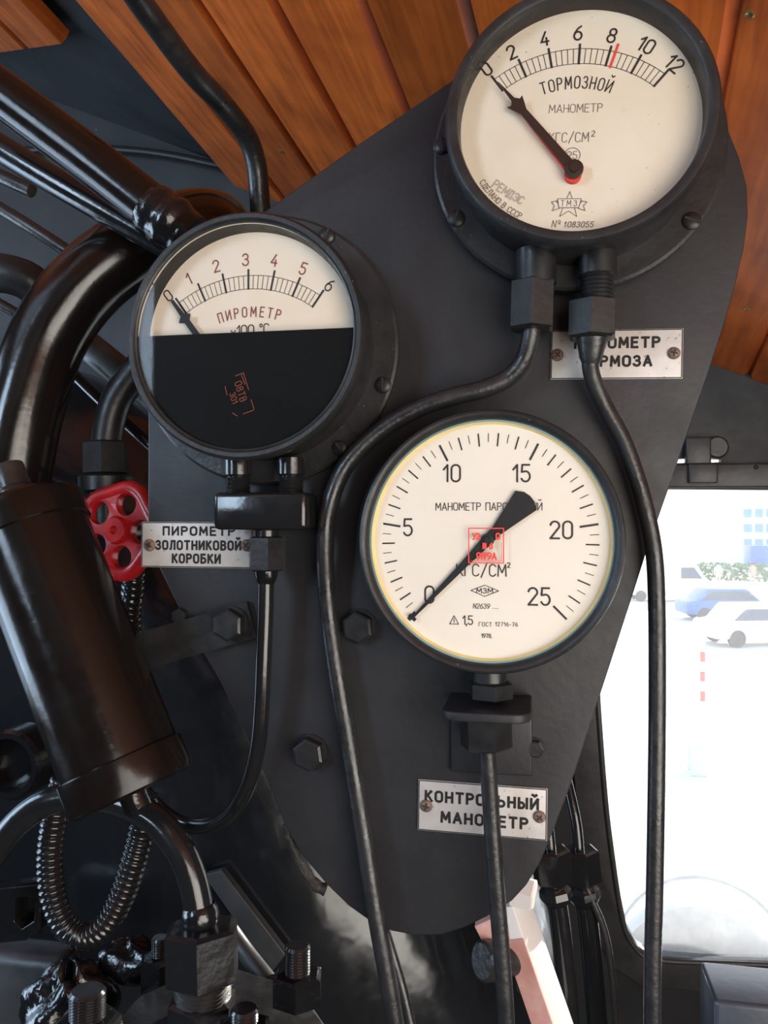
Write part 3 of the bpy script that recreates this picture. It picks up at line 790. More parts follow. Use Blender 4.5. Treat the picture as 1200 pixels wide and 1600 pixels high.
# black half cover below the scale
zc = at(390, 518.5, .5585).z - po.z; Rk = .0800
a0 = math.asin(zc / Rk)
pts = [Vector((po.x + Rk * math.cos(a0 - (a0 + a0 + PI) * i / 60 if False else a0 - (PI + 2 * a0) * i / 60), .5585, po.z + Rk * math.sin(a0 - (PI + 2 * a0) * i / 60))) for i in range(61)]
cov = MB().plate(pts, (0, .0012, 0)).build('half_cover', MT['cover'], g, smooth=0); cov['label'] = 'black cover over lower dial half'
cf = Face(375, 617, .5583)
mb = MB()
def stamp_rot(face, cx, cy, w, h, rot, rows, mb, wd, lift):
    c = face.px(cx, cy); k = face.k; ca, sa = math.cos(rot), math.sin(rot)
    T = lambda a, b: (c[0] + (a * ca - b * sa) * k, c[1] + (a * sa + b * ca) * k)
    for seg in rows['lines']: face.ribbons([[T(*q) for q in seg]], wd * k, lift, mb)
    for (s_, a, b, hh) in rows['text']:
        pls, _ = text_lines(s_, hh * k, .25)
        q = T(a, b); face.ribbons(place(pls, q[0], q[1], rot), wd * k, lift, mb)
stamp_rot(cf, 373, 617, 0, 0, math.radians(-72), {'lines': [[(-30, 18), (-2, 18)], [(-28, 14), (-12, 15)], [(14, 17), (30, 17)], [(-30, 18), (-30, 4)], [(31, 16), (31, -2)], [(24, -18), (31, -12)], [(-20, -17), (-6, -18)]],
          'text': [('О8ТВ', -4, 5, 11), ('301', 2, -9, 9)]}, mb, 1.1, .0003)
mb.build('faded_stamp', MT['stampred'], cov, smooth=0)
MB().lathe(po, pa, [(0, .0035), (.0803, .0035), (.0803, .0052), (0, .0052)], 96).build('glass', MT['glass'], g)
d0 = at(428, 548, .606)
for ang in (-18, -52, 60):
    t = math.radians(ang); q = Vector((po.x + .097 * math.cos(t), .602, po.z + .097 * math.sin(t)))
    screw_head(q, (0, -1, 0), .006, 'black', g, ang=ang)
stub(372, 718, 772, .585, 22, g, thread=4, m='gloss')
stub(455, 716, 772, .585, 22, g, thread=4, m='gloss')
kb = mpp(413, 799, .58)
MB().box(at(416, 799, .582), (150 * kb, .032, 58 * kb)).build('terminal_block', MT['gloss'], g, bevel=.004)

# ---------- steam gauge (centre)
so = at(763, 846, .560); SD = .0495
g = thing('steam_pressure_gauge', 'round steam gauge with white dial, scale 0 to 25, at the panel centre', 'gauge', so + pa * SD)
case_parts(g, so, pa, .0895, SD, None, Rc=.0835, dialdepth=.0125)
prof = [(.0838, .0075)] + [(.0838 + .0057 * (1 - math.cos(t)), .006 - .006 * math.sin(t)) for t in [PI / 8 * i for i in range(1, 8)]] + [(.0897, .0065), (.0895, .014), (.0870, .0185), (.0835, .019)]
prof = [(.0828, .0075), (.0828, .005), (.0838, .0022), (.0856, .0004), (.0872, 0), (.0888, .001), (.0897, .004), (.0899, .010), (.0890, .016), (.0835, .019)]
MB().lathe(so, pa, prof, 128).build('bezel', MT['case'], g)
MB().lathe(so, pa, [(.0829, .0066), (.0829, .0060), (.0815, .0060), (.0815, .0066)], 128).build('gasket', MT['teal'], g)['label'] = 'teal gasket ring'
MB().lathe(so, pa, [(.0822, .0064), (.0822, .0072), (.0802, .0118), (.0822, .0120)], 128).build('dial_ring', MT['yellow'], g)['label'] = 'yellowed inner ring'
sf = Face(763, 846, .5715); sf.o = so + pa * .0118
dial = MB().lathe(sf.o, pa, [(0, 0), (.0818, 0), (.0818, .001), (0, .001)], 96).build('dial', MT['dialw'], g)
CX, CY = 763, 845
ang = lambda v: 225 - v * 10.8
mb = sf.ticks(CX, CY, [ang(v) for v in range(26) if v % 5], 149, 168, 2.3)
sf.ticks(CX, CY, [ang(v + .5) for v in range(25)], 155, 168, 1.1, mb)
sf.ticks(CX, CY, [ang(v) for v in (5, 10, 15, 20, 25)], 142, 168, 3.3, mb)
sf.ticks(CX, CY, [ang(0)], 164, 176, 6.5, mb)
mb.build('scale_marks', MT['ink'], dial, smooth=0)
for s_, x, y in (('0', 671, 929), ('5', 637.5, 824), ('10', 706, 739.5), ('15', 815, 739.5), ('20', 877, 828), ('25', 842.5, 932)):
    sf.text(s_, x, y, 26, 3.0, gap=.22).build('numeral', MT['ink'], dial, smooth=0)
mb = sf.text('МАНОМЕТР ПАРОВОЗНЫЙ', 763, 791.5, 11.5, 1.3, width=165)
mb.build('name_lettering', MT['ink'], dial, smooth=0)
mb = sf.text('КГС/СМ', 752, 891, 18, 1.9, width=77); sf.text('2', 795, 883, 7.5, 1.3, mb=mb)
mb.build('unit_lettering', MT['ink'], dial, smooth=0)
c = sf.px(757.5, 923); k_ = sf.k; mb = MB()
sf.ribbons([[(c[0] - 21.5 * k_, c[1]), (c[0], c[1] + 8.8 * k_), (c[0] + 21.5 * k_, c[1]), (c[0], c[1] - 8.8 * k_), (c[0] - 21.5 * k_, c[1])]], 1.2 * k_, mb=mb)
sf.text('МЗМ', 757.5, 923, 7.5, 1.3, mb=mb, width=25)
mb.build('emblem', MT['ink'], dial, smooth=0)
c = sf.px(709.6, 969); mb = MB()
sf.ribbons([[(c[0] - 7 * k_, c[1] - 6 * k_), (c[0] + 7 * k_, c[1] - 6 * k_), (c[0], c[1] + 7 * k_), (c[0] - 7 * k_, c[1] - 6 * k_)], [(c[0], c[1] + 2.5 * k_), (c[0], c[1] - 3.5 * k_)]], 1.2 * k_, mb=mb)
sf.text('1,5', 731, 969, 13.5, 1.7, mb=mb, gap=.14)
mb.build('class_mark', MT['ink'], dial, smooth=0); mb = MB()
sf.text('ГОСТ', 758.5, 975.5, 6, .8, mb=mb, width=20, gap=.3); sf.text('12716-76', 791.5, 975.5, 6, .8, mb=mb, width=34, gap=.3)
mb.build('standard_lettering', MT['ink'], dial, smooth=0); mb = MB()
sf.text('N2639', 752, 947, 7.5, .9, mb=mb, slant=.15); sf.text('....', 774, 947, 7.5, 1.0, mb=mb, gap=.3)
mb.build('serial_lettering', MT['ink'], dial, smooth=0); mb = MB()
sf.text('1978.', 760.5, 993.5, 6, 1.0, mb=mb)
mb.build('year_lettering', MT['ink'], dial, smooth=0)
# pointer: long needle with fan-shaped tail
L_ = math.hypot(118, 121)
fan = [(-.30, .045), (-.50, .135), (-.545, .07), (-.56, 0), (-.545, -.07), (-.50, -.135), (-.30, -.06), (-.12, -.03)]
plo = [(1.0, .012), (.94, .012), (.3, .033), (0, .05), (-.12, .05)] + [(-.5, .128), (-.545, .065), (-.555, 0), (-.545, -.065), (-.5, -.128)] + [(-.12, -.05), (0, -.05), (.3, -.033), (.94, -.012), (1.0, -.012)]
pointer(sf, g, (762, 844), (645, 965), plo, .003, .0008, 'pointerblack', .0045)
a_ = sf.px(646, 964); sf.ribbons([[(a_[0] - 4 * k_, a_[1] + 3 * k_), (a_[0] + 3 * k_, a_[1] - 3 * k_)]], 6 * k_, lift=.0038).build('pointer_tip', MT['pointerblack'], g, smooth=0)
gl = MB().lathe(so, pa, [(0, .0066), (.0826, .0066), (.0826, .0078), (0, .0078)], 96).build('glass', MT['glass'], g)
gf = Face(760, 853, so.y + .0064)
mb = MB(); c = gf.px(759.5, 852.5); k_ = gf.k; q = 27 * k_
gf.ribbons([[(c[0] - q, c[1] - q), (c[0] + q, c[1] - q), (c[0] + q, c[1] + q), (c[0] - q, c[1] + q), (c[0] - q, c[1] - q)]], 1.8 * k_, .0001, mb)
q = 24 * k_
gf.ribbons([[(c[0] - q, c[1] - q), (c[0] + q, c[1] - q), (c[0] + q, c[1] + q * .2)]], .8 * k_, .0001, mb)
gf.text('УЗ', 744, 838, 9, 2.6, mb=mb, lift=.0001); gf.text('О', 778, 838, 9, 2.6, mb=mb, lift=.0001); gf.text('III 6', 762, 853, 8, 2.6, mb=mb, lift=.0001); gf.text('9IV9А', 760, 869, 10, 2.6, mb=mb, lift=.0001)
mb.build('red_stamp', MT['redink'], gl, smooth=0)['label'] = 'red square inspection stamp'
stub(765, 1046, 1080, .578, 27, g)
k = mpp(767, 1082, .578)
MB().hexnut(at(767, 1064, .578), (0, 0, -1), 36 * k, 28 * k, up=(1, 0, 0), phase=.3).build('hex_collar', MT['black'], g, smooth=25)

# ================================================================== SIGN PLATES
def sign(corners, rows, name, label, screws, Y=YP):
    P = [at(x, y, Y) for x, y in corners]                      # tl, tr, br, bl
    c = sum(P, Vector()) / 4
    ux = ((P[1] - P[0]) + (P[2] - P[3])) / 2; w = ux.length; ux.normalize()
    uz = ((P[0] - P[3]) + (P[1] - P[2])) / 2; h = uz.length
    uz = Vector((0, 1, 0)).cross(ux); uz = uz if uz.z > 0 else -uz
    A = Matrix((ux, Vector((0, 1, 0)), uz)).transposed()
    root = thing(name, label, 'sign', c, 'engraved sign plates on the gauge panel')
    MB().box(c + Vector((0, -.001, 0)), (w, .0018, h), A).build('plate', MT['sign'], root, bevel=.0004)
    e = .0007; lm = MB()                                       # thin dark border line
    for (sx, sz, lx, lz) in ((0, .5, w, e), (0, -.5, w, e), (.5, 0, e, h), (-.5, 0, e, h)):
        lm.box(c + ux * sx * (w - 2 * e) + uz * sz * (h - 2 * e) - Vector((0, .0019, 0)), (lx - 2 * e if lx > e else e, .0002, lz - 2 * e if lz > e else e), A)
    lm.build('border_line', MT['signink'], root, smooth=0)
    lt = MB(); sfc = Face(600, 800, Y); sfc.o = c; sfc.ux = ux; sfc.uz = uz; sfc.n = Vector((0, 1, 0))
    for (s_, u, v, ww, hh) in rows:                            # fractions of the plate
        H = hh * h; wt = H * .215
        pls, tot = text_lines(s_, H - wt * .9, .36)
        k1 = (ww * w - wt) / tot
        sfc.ribbons([[((u - .5) * w + a * k1, (.5 - v) * h + b_) for a, b_ in p] for p in pls], wt, .0021, lt)
    lt.build('lettering', MT['signink'], root, smooth=0)
    for (x, y) in screws:
        p = at(x, y, Y - .002); screw_head(Vector((p.x, Y - .0018, p.z)), (0, -1, 0), 9.5 * mpp(x, y, Y), 'rust', root, cross=True, ang=random.random())
    return root
sign([(861, 517), (1067, 514), (1066, 592), (860, 594)], [('МАНОМЕТР', .505, .27, .655, .235), ('ТОРМОЗА', .495, .64, .56, .235)], 'sign_plate',
     'light metal sign reading МАНОМЕТР ТОРМОЗА below the brake gauge', [(871, 555), (1053, 552)])
sign([(223, 815), (397, 816), (396, 888), (222, 886)], [('ПИРОМЕТР', .52, .2, .65, .21), ('ЗОЛОТНИКОВОЙ', .515, .51, .77, .22), ('КОРОБКИ', .50, .80, .44, .22)], 'sign_plate',
     'light metal sign reading ПИРОМЕТР ЗОЛОТНИКОВОЙ КОРОБКИ left of the thin pipe', [(234, 852), (386, 852)], Y=YP)
sign([(655, 1217), (857, 1231), (853, 1313), (652, 1295)], [('КОНТРОЛЬНЫЙ', .495, .31, .885, .235), ('МАНОМЕТР', .52, .70, .68, .235)], 'sign_plate',
     'light metal sign reading КОНТРОЛЬНЫЙ МАНОМЕТР near the panel foot', [(666, 1259), (843, 1276)])

# ================================================================== PIPES ON THE PANEL
def nut_on(root, a, b, Rpx, m='black', phase=.2, name='union_nut', n=6, cone=0.0):
    """hex nut between two (px,py,Y) points"""
    p0, p1 = at(*a), at(*b); d = p1 - p0; k = mpp(*a)
    return MB().hexnut(p0, d, Rpx * k, d.length, up=(1, 0, 0), phase=phase, n=n).build(name, MT[m], root, smooth=25)

def pipe(name, label, pts, rpx, m, cat='pipe', group=None, n=20, sub=10, rf=None, parent=None):
    P = [at(*p) for p in pts]; k = mpp(*pts[len(pts) // 2])
    mb = MB().tube(P, rpx * k, n=n, sub=sub, rf=rf)
    if parent: return mb.build(name, MT[m], parent)
    r = thing(name, label, cat, P[-1], group)
    mb.build('tube', MT[m], r); return r

GP = 'small pressure pipes on the gauge panel'
r = pipe('pressure_pipe', 'black pipe curving from the brake gauge down left of the steam gauge',
         [(831, 505, .583), (828, 530, .584), (818, 562, .588), (795, 590, .591), (755, 608, .591), (710, 619, .591), (650, 640, .591), (590, 676, .591), (540, 728, .591), (515, 790, .591), (508, 850, .591), (512, 940, .598), (525, 1040, .597), (545, 1160, .596), (568, 1300, .595), (588, 1430, .594), (606, 1530, .594), (622, 1630, .594)], 14.0, 'pipe', group=GP)
nut_on(r, (833, 440, .583), (831, 516, .583), 37, phase=.55)
r = pipe('pressure_pipe', 'black pipe from the right brake gauge fitting down across the window',
         [(925, 520, .583), (922, 560, .585), (926, 590, .590), (945, 635, .594), (972, 685, .596), (993, 740, .597), (1010, 800, .597), (1022, 865, .597), (1026, 940, .597), (1027, 1050, .596), (1026, 1200, .595), (1023, 1380, .594), (1020, 1500, .593), (1019, 1640, .592)], 13.3, 'pipe', group=GP)
nut_on(r, (926, 470, .583), (925, 530, .583), 40, phase=.62)
MB().lathe(at(925, 527, .583), at(923, 560, .585) - at(925, 527, .583), [(.011, 0), (.0102, .004), (.0088, .009), (.0078, .014), (.006, .018)], 24).build('ferrule', MT['pipe'], r)
r = pipe('pressure_pipe', 'black pipe under the steam gauge crossing the lower sign',
         [(760, 1160, .578), (763, 1200, .580), (768, 1280, .583), (775, 1380, .584), (783, 1480, .585), (789, 1560, .585), (793, 1640, .585)], 13.3, 'pipe', group=GP)
nut_on(r, (758, 1114, .578), (760, 1169, .578), 41, phase=.12)
r = pipe('pressure_pipe', 'thin glossy pipe from the pyrometer block bending back to the left',
         [(416, 890, .582), (415, 950, .582), (412, 1030, .583), (409, 1100, .586), (403, 1165, .59), (388, 1225, .60), (362, 1270, .615), (325, 1290, .635), (290, 1288, .65), (255, 1268, .665), (225, 1235, .68)], 12.2, 'gloss', group=GP)
nut_on(r, (416, 838, .582), (416, 892, .582), 29, phase=.1)
MB().lathe(at(416, 829, .582), (0, 0, -1), [(.009, 0), (.009, .006), (0, .006)], 20).build('collar', MT['gloss'], r)
MB().lathe(at(416, 890, .582), (0, 0, -1), [(.0088, 0), (.0085, .004), (.0072, .008), (.0056, .011)], 20).build('ferrule', MT['tar'], r)

# ================================================================== RESERVOIR AND ITS STRAP
pt, pb = at(32, 790, .560), at(207, 1238, .545)
ax = (pb - pt).normalized(); L = (pb - pt).length; kR = mpp(120, 1000, .555)
g = thing('oil_reservoir', 'black cylindrical oil reservoir hanging tilted at the lower left', 'reservoir', pb)
R0 = 90 * kR
MB().lathe(pt, ax, [(0, .010), (R0, .010), (R0, L - .010), (0, L - .010)], 96).build('body', MT['brownpipe'], g)
cl = .024
MB().lathe(pt, ax, [(0, -.004), (R0 * .55, -.002), (R0 * .97, 0), (R0 * 1.05, .003), (R0 * 1.07, .007), (R0 * 1.06, cl), (R0, cl + .0005)], 96).build('top_cap', MT['brownpipe'], g)
MB().lathe(pt, ax, [(R0, L - cl - .001), (R0 * 1.06, L - cl), (R0 * 1.08, L - .006), (R0 * 1.05, L - .001), (R0 * .98, L + .001), (0, L + .001)], 96).build('bottom_cap', MT['brownpipe'], g)
MB().lathe(pt - ax * .002, -ax, [(.017, 0), (.017, .008), (.013, .012), (.013, .03), (0, .03)], 28).build('top_fitting', MT['steel'], g)
MB().lathe(pb, ax, [(.010, 0), (.010, .012), (.006, .016), (0, .016)], 20).build('drain_plug', MT['tar'], g)
# strap
q = [(205, 992), (385, 940), (400, 996), (225, 1047)]
ys = [.600, .604, .604, .600]
st = thing('strap_bracket', 'flat steel strap bolted to the panel beside the reservoir', 'bracket', at(362, 975, .604))
MB().plate([at(x, y, yy) for (x, y), yy in zip(q, ys)], (0, .005, 0)).build('strap', MT['black'], st, smooth=0)
bolt(362, 975, 25, .603, st, phase=.0)
MB().lathe(at(282, 962, .606), (0, 1, 0), [(0, -.004), (.006, -.004), (.0065, 0), (.0065, .002), (0, .002)], 6).build('rivet', MT['black'], st)

# ================================================================== UPPER LEFT PIPES
r = pipe('steam_pipe', 'thick glossy black elbow pipe curving up behind the pyrometer',
         [(0, 860, .66), (18, 745, .665), (38, 640, .67), (75, 530, .68), (135, 445, .69), (215, 385, .71), (290, 355, .75), (330, 350, .80), (345, 352, .90)], 58, 'steampipe', n=40)
r = pipe('sloping_pipe', 'glossy black pipe sloping from the top left into a lumpy coupling', [(-60, 100, .575), (60, 190, .585), (160, 265, .592), (262, 345, .600), (300, 372, .604)], 37, 'brownpipe', n=32)
ca, cb = at(232, 322, .598), at(292, 368, .604); dc = cb - ca
kc = mpp(260, 345, .6)
rnd = random.Random(3)
MB().tube([ca + dc * t for t in (0, .2, .4, .6, .8, 1)], 0, n=24, sub=5, rf=lambda t, L: (43 + 1.5 * math.sin(t * 13)) * kc * (.9 + .1 * math.sin(PI * t))).build('coupling', MT['tar'], r)
pipe('sloping_pipe', 'dark thin pipe running just below the sloping black pipe', [(-60, 195, .64), (60, 268, .645), (150, 320, .65), (220, 360, .655), (300, 405, .66)], 22, 'gloss')
pipe('overhead_conduit', 'black conduit running under the plank ceiling then down behind the panel', [(190, -40, .62), (235, 25, .67), (300, 112, .73), (350, 165, .79), (385, 212, .83), (400, 255, .85), (405, 300, .86), (408, 345, .87)], 16.5, 'pipe')
pipe('control_rod', 'short grey rod with a cut end at the far left', [(-40, 258, .78), (10, 280, .78), (50, 298, .78)], 11, 'steel')
pipe('control_rod', 'thin dark rod sloping behind the thick elbow pipe', [(-40, 302, .76), (40, 350, .76), (130, 408, .77)], 10, 'steel')
pipe('dark_elbow', 'black pipe stub bending at the left frame edge', [(-60, 425, .74), (10, 428, .74), (55, 448, .75), (90, 500, .77)], 30, 'black', n=24)
pipe('control_rod', 'thin rod at the left edge under the dark elbow', [(-30, 458, .73), (30, 492, .74), (60, 510, .75)], 8, 'steel')
pipe('grey_conduit', 'grey painted conduit passing behind the pyrometer at the left', [(110, 520, .755), (160, 560, .75), (230, 618, .745), (270, 650, .74)], 25, 'frame', n=24)
pipe('control_rod', 'thin glossy rod crossing just below the grey conduit', [(105, 575, .73), (160, 628, .73), (240, 700, .73)], 9, 'gloss')
r = pipe('valve_pipe', 'dark vertical pipe with a coupling above the red handwheel', [(232, 560, .70), (205, 590, .70), (180, 630, .70), (168, 680, .70), (166, 740, .70), (168, 830, .70)], 24, 'black', n=24)
nut_on(r, (165, 690, .70), (166, 742, .70), 36, 'black', phase=.2)
nut_on(r, (166, 742, .70), (166, 770, .70), 42, 'black', phase=.0, n=24, name='collar')

# red handwheel behind the left panel edge
hc = at(187, 829, .655); k = mpp(187, 829, .655)
hax = Vector((-.15, -1, .06)).normalized()
g = thing('valve_handwheel', 'red cast handwheel with round holes behind the left panel edge', 'valve', hc - hax * .03)
hu = Vector((0, 0, 1)); hu = (hu - hax * hu.dot(hax)).normalized(); hw_ = hax.cross(hu)
def hp(r, a, h): return hc + hax * h + (hu * math.cos(a) + hw_ * math.sin(a)) * r
RW = 69 * k; nl = 5
rimo = []; A_H = math.radians(-21)
for i in range(100):
    a = 2 * PI * i / 100; rimo.append(hp(RW * (1 + .05 * math.cos(nl * (a - A_H))), a, .0))
holes = []
for j in range(nl):
    a = 2 * PI * j / nl + A_H; c0 = hp(RW * .63, a, 0)
    er = (hu * math.cos(a) + hw_ * math.sin(a)); et = (hw_ * math.cos(a) - hu * math.sin(a))
    holes.append([c0 + er * math.cos(t) * RW * .265 + et * math.sin(t) * RW * .27 for t in [2 * PI * q / 24 for q in range(24)]])
MB().plate([p + hax * .0045 for p in rimo], -hax * .009, [[p + hax * .0045 for p in h] for h in holes]).build('wheel', MT['red'], g, bevel=.003, smooth=60)
rm = [hp(RW * (.95 + .05 * math.cos(nl * (2 * PI * i / 60 - A_H))), 2 * PI * i / 60, 0) for i in range(61)]
MB().tube(rm, .0066, n=14, sub=2).build('rim', MT['red'], g)
MB().lathe(hc, hax, [(RW * .33, 0), (RW * .32, .006), (RW * .27, .0085), (RW * .10, .0085), (RW * .09, .005), (0, .005)], 32).build('hub', MT['red'], g)
MB().lathe(hc, -hax, [(.007, .004), (.007, .03), (.012, .03), (.012, .06), (0, .06)], 24).build('stem', MT['steel'], g)

# corrugated hoses
def hose(name, label, pts, rpx, m, rib):
    k = mpp(*pts[len(pts) // 2]); r0 = rpx * k; P = [at(*p) for p in pts]
    r_ = thing(name, label, 'hose', P[0], 'corrugated armoured hoses')
    MB().tube(P, r0, n=20, sub=60, rf=lambda t, L: r0 * (.9 + .14 * abs(math.sin(PI * L / rib)))).build('corrugated_tube', MT[m], r_)
    return r_
hose('armoured_hose', 'short corrugated hose end just below the red handwheel', [(210, 890, .67), (207, 925, .675), (203, 955, .68), (205, 1010, .685)], 17, 'gloss', .0062)
hose('armoured_hose', 'black corrugated hose hanging in a loop at the bottom left', [(100, 1215, .632), (86, 1275, .632), (78, 1340, .630), (83, 1400, .628), (102, 1446, .626), (134, 1464, .626), (165, 1447, .626), (190, 1402, .628), (208, 1350, .630), (222, 1295, .632), (228, 1240, .635)], 20, 'gloss', .0054)

# ================================================================== LOWER LEFT: ARCHED PIPE, CASTING, STUDS
r = pipe('arched_pipe', 'glossy black arched pipe dropping into a large hexagonal nut',
         [(-60, 1400, .60), (-12, 1338, .60), (25, 1288, .60), (65, 1257, .60), (115, 1245, .60), (180, 1252, .60), (238, 1278, .595), (278, 1322, .59), (300, 1372, .587), (312, 1430, .585), (314, 1460, .585)], 22, 'gloss', n=28)
k = mpp(314, 1440, .585)
MB().lathe(at(312, 1412, .586), at(314, 1455, .585) - at(312, 1412, .586), [(23 * k, 0), (27 * k, 6 * k), (29 * k, 16 * k), (29 * k, 26 * k), (26 * k, 34 * k), (22 * k, 40 * k)], 28).build('collar', MT['tar'], r)
nut_on(r, (315, 1446, .585), (317, 1532, .583), 60, 'hex', phase=.25)
tp0, tp1 = at(317, 1530, .583), at(317, 1560, .583); Lt = (tp1 - tp0).length
prof = []
for i in range(5): prof += [(40 * k, Lt * i / 5), (44 * k, Lt * (i + .5) / 5)]
MB().lathe(tp0, tp1 - tp0, prof + [(40 * k, Lt)], 28).build('thread', MT['steel'], r)
nut_on(r, (316, 1556, .583), (316, 1594, .583), 54, 'hex', phase=.35, name='lower_nut')
g = thing('valve_casting', 'black flanged casting at the bottom left under the arched pipe', 'casting', at(330, 1620, .6))
top = [at(165, 1580, .56), at(250, 1600, .545), at(520, 1600, .545), at(522, 1556, .585), at(470, 1530, .64), at(364, 1520, .66), at(250, 1540, .64)]
zt = min(p.z for p in top) ; top = [Vector((p.x, p.y, at(300, 1572, .6).z)) for p in top]
MB().plate(top, (0, 0, -.06)).build('flange_block', MT['black'], g, bevel=.003)
rn = random.Random(5)
def blob(center, rx, ry, rz, seed, m, name, parent, amp=.18):
    rr = random.Random(seed); ph = [(rr.uniform(2, 7), rr.uniform(2, 7), rr.uniform(0, 6), rr.uniform(0, 6)) for _ in range(6)]
    mb = MB(); vs = []; fs = []; A, B = 40, 24
    for j in range(B + 1):
        th = PI * j / B
        for i in range(A):
            p_ = 2 * PI * i / A
            s_ = 1 + amp * sum(math.sin(a * th + c_) * math.sin(round(b) * p_ + d) for a, b, c_, d in ph) / 3
            vs.append(Vector(center) + Vector((rx * math.sin(th) * math.cos(p_), ry * math.sin(th) * math.sin(p_), rz * math.cos(th))) * s_)
    for j in range(B):
        for i in range(A):
            fs.append((j * A + i, j * A + (i + 1) % A, (j + 1) * A + (i + 1) % A, (j + 1) * A + i))
    return mb.add(vs, fs).build(name, MT[m], parent, smooth=180)
blob(at(110, 1590, .62), .040, .035, .043, 2, 'tar', 'lumpy_boss', g)
blob(at(205, 1500, .66), .030, .02, .017, 4, 'tar', 'lumpy_rim', g)
def stud(px, py_top, py_nut, py_base, Y, rs, rn_, root, phase=.3):
    k = mpp(px, py_nut, Y); p0 = at(px, py_top, Y); p1 = at(px, py_base, Y); L = (p0.z - p1.z)
    prof = [(0, 0), (rs * k * .85, 0), (rs * k, .002)]
    nn = max(4, int(L / .0022))
    for i in range(nn): prof += [(rs * k, .002 + (L - .002) * i / nn), (rs * k * .9, .002 + (L - .002) * (i + .5) / nn)]
    s_ = MB().lathe(p0, (0, 0, -1), prof, 24).build('stud', MT['gloss'], root)
    pn = at(px, py_nut, Y)
    MB().hexnut((p0.x, p0.y, pn.z), (0, 0, -1), rn_ * k, max(.006, pn.z - p1.z), up=(1, 0, 0), phase=phase).build('stud_nut', MT['tar'], root, smooth=25)
stud(465, 1476, 1520, 1566, .60, 20, 42, g)
stud(250, 1464, 1494, 1545, .635, 13, 32, g, .1)
stud(137, 1546, 1590, 1625, .56, 28, 52, g, .5)
stud(382, 1575, 1600, 1630, .555, 22, 44, g, .2)
g = thing('pipe_flange', 'dark flange with an opening at the left edge below the arched pipe', 'flange', at(30, 1425, .66))
fo = [(-40, 1392), (62, 1382), (64, 1452), (40, 1470), (-40, 1478)]
fh = [(24, 1402), (56, 1402), (52, 1440), (34, 1452), (22, 1440)]
MB().plate(px_poly(fo, .645), (0, .02, 0), [px_poly(fh, .645)]).build('flange_plate', MT['tar'], g, bevel=.002)
MB().box(at(40, 1425, .668), (.03, .004, .035)).build('blind_plate', MT['black'], g)
q = [(318, 1368), (346, 1360), (446, 1492), (424, 1520)]
tag(MB().plate(px_poly(q, .775), (0, .01, 0)).build('stay_bar', MT['frame'], bevel=.001), 'flat dark bar sloping down behind the hexagonal nut', 'bar')
r = pipe('small_pipe', 'dark thin pipe end behind the large hexagonal nut', [(350, 1440, .69), (385, 1490, .68), (420, 1535, .66)], 14, 'frame')
tag(MB().lathe(at(15, 1195, .72), (0, -1, 0), [(.034, -.03), (.034, .0), (.031, .004), (.026, .004), (.024, 0), (.024, -.02), (0, -.02)], 48).build('round_port', MT['gloss']), 'round black port at the left edge beside the reservoir foot', 'port')
tag(MB().box(at(40, 1570, .70), (.10, .04, .11)).build('casting_block', MT['frame'], bevel=.01), 'grey painted casting at the bottom left corner', 'casting')

# thin second pipe at the panel foot
pipe('small_pipe', 'thin pipe running beside the left brake pipe below the panel', [(585, 1400, .64), (610, 1480, .635), (630, 1550, .63), (650, 1640, .625)], 8, 'pipe')

# ================================================================== LOWER RIGHT: LEVER, PIPES, BOX
g = thing('reverser_lever', 'faded red lever bar with sides painted sunlit white, below the panel tip', 'lever', at(880, 1640, .72))
la, lb = at(797, 1405, .745), at(878, 1640, .735)
d = (lb - la).normalized(); yv = Vector((.35, 1, .1)); xv = (yv.cross(d)).normalized(); yv = d.cross(xv).normalized()
if yv.y < 0: xv = -xv; yv = -yv
Lb = (lb - la).length
MB().box((la + lb) / 2, (.020, .034, Lb), Matrix((xv, yv, d)).transposed()).build('bar', MT['white'], g, bevel=.001)  # white imitates the sunlit right side; the faded red goes on the front
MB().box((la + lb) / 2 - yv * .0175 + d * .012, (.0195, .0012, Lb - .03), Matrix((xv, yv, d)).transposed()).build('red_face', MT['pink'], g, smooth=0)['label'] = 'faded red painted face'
MB().box(at(778, 1448, .735), (.034, .014, .022), Matrix((Vector((.88, 0, .47)), Vector((0, 1, 0)), Vector((-.47, 0, .88)))).transposed()).build('head', MT['pink'], g, bevel=.001)
MB().hexnut(at(800, 1390, .735), Vector((1, -.2, -.1)), 25 * mpp(810, 1390, .735), .020, phase=.2).build('nut', MT['whitenut'], g, smooth=25)
p0, p1 = at(822, 1497, .745), at(752, 1502, .715)
MB().lathe(p1, p0 - p1, [(0, 0), (.014, 0), (.0165, .002), (.0165, .014), (.0135, .0145), (.0135, .05), (0, .05)], 28).build('pivot_bolt', MT['steel'], g)
q = at(818, 1540, .735)
MB().lathe(q, (0, -1, 0), [(.006, -.004), (.006, .004), (0, .004)], 18).build('pin', MT['slot'], g)

def fitting(px, dx, label, Y, top):
    r = pipe('union_pipe', label, [(px + top[0], top[1], Y + .02), (px - 6, 1280, Y + .005), (px, 1335, Y)], 8.5, 'gloss', group='pipe unions beside the window')
    nut_on(r, (px - 1, 1326, Y), (px + 4, 1378, Y), 31, 'gloss', phase=.2)
    k = mpp(px, 1380, Y)
    a, b = at(px + 4, 1376, Y), at(px + 10, 1412, Y)
    MB().lathe(a, b - a, [(20 * k, 0), (20 * k, 4 * k), (18 * k, 5 * k), (20 * k, 8 * k), (25 * k, 14 * k), (26 * k, 24 * k), (22 * k, 32 * k), (16 * k, 38 * k)], 8).build('lower_union', MT['gloss'], r, smooth=25)
    pipe('lower_tube', None, [(px + 9, 1405, Y), (px + 15, 1450, Y), (px + 22, 1520, Y), (px + 32, 1640, Y)], 16, 'gloss', parent=r)
fitting(861, 0, 'left of two black pipe unions between the panel foot and window', .79, (-20, 1200))
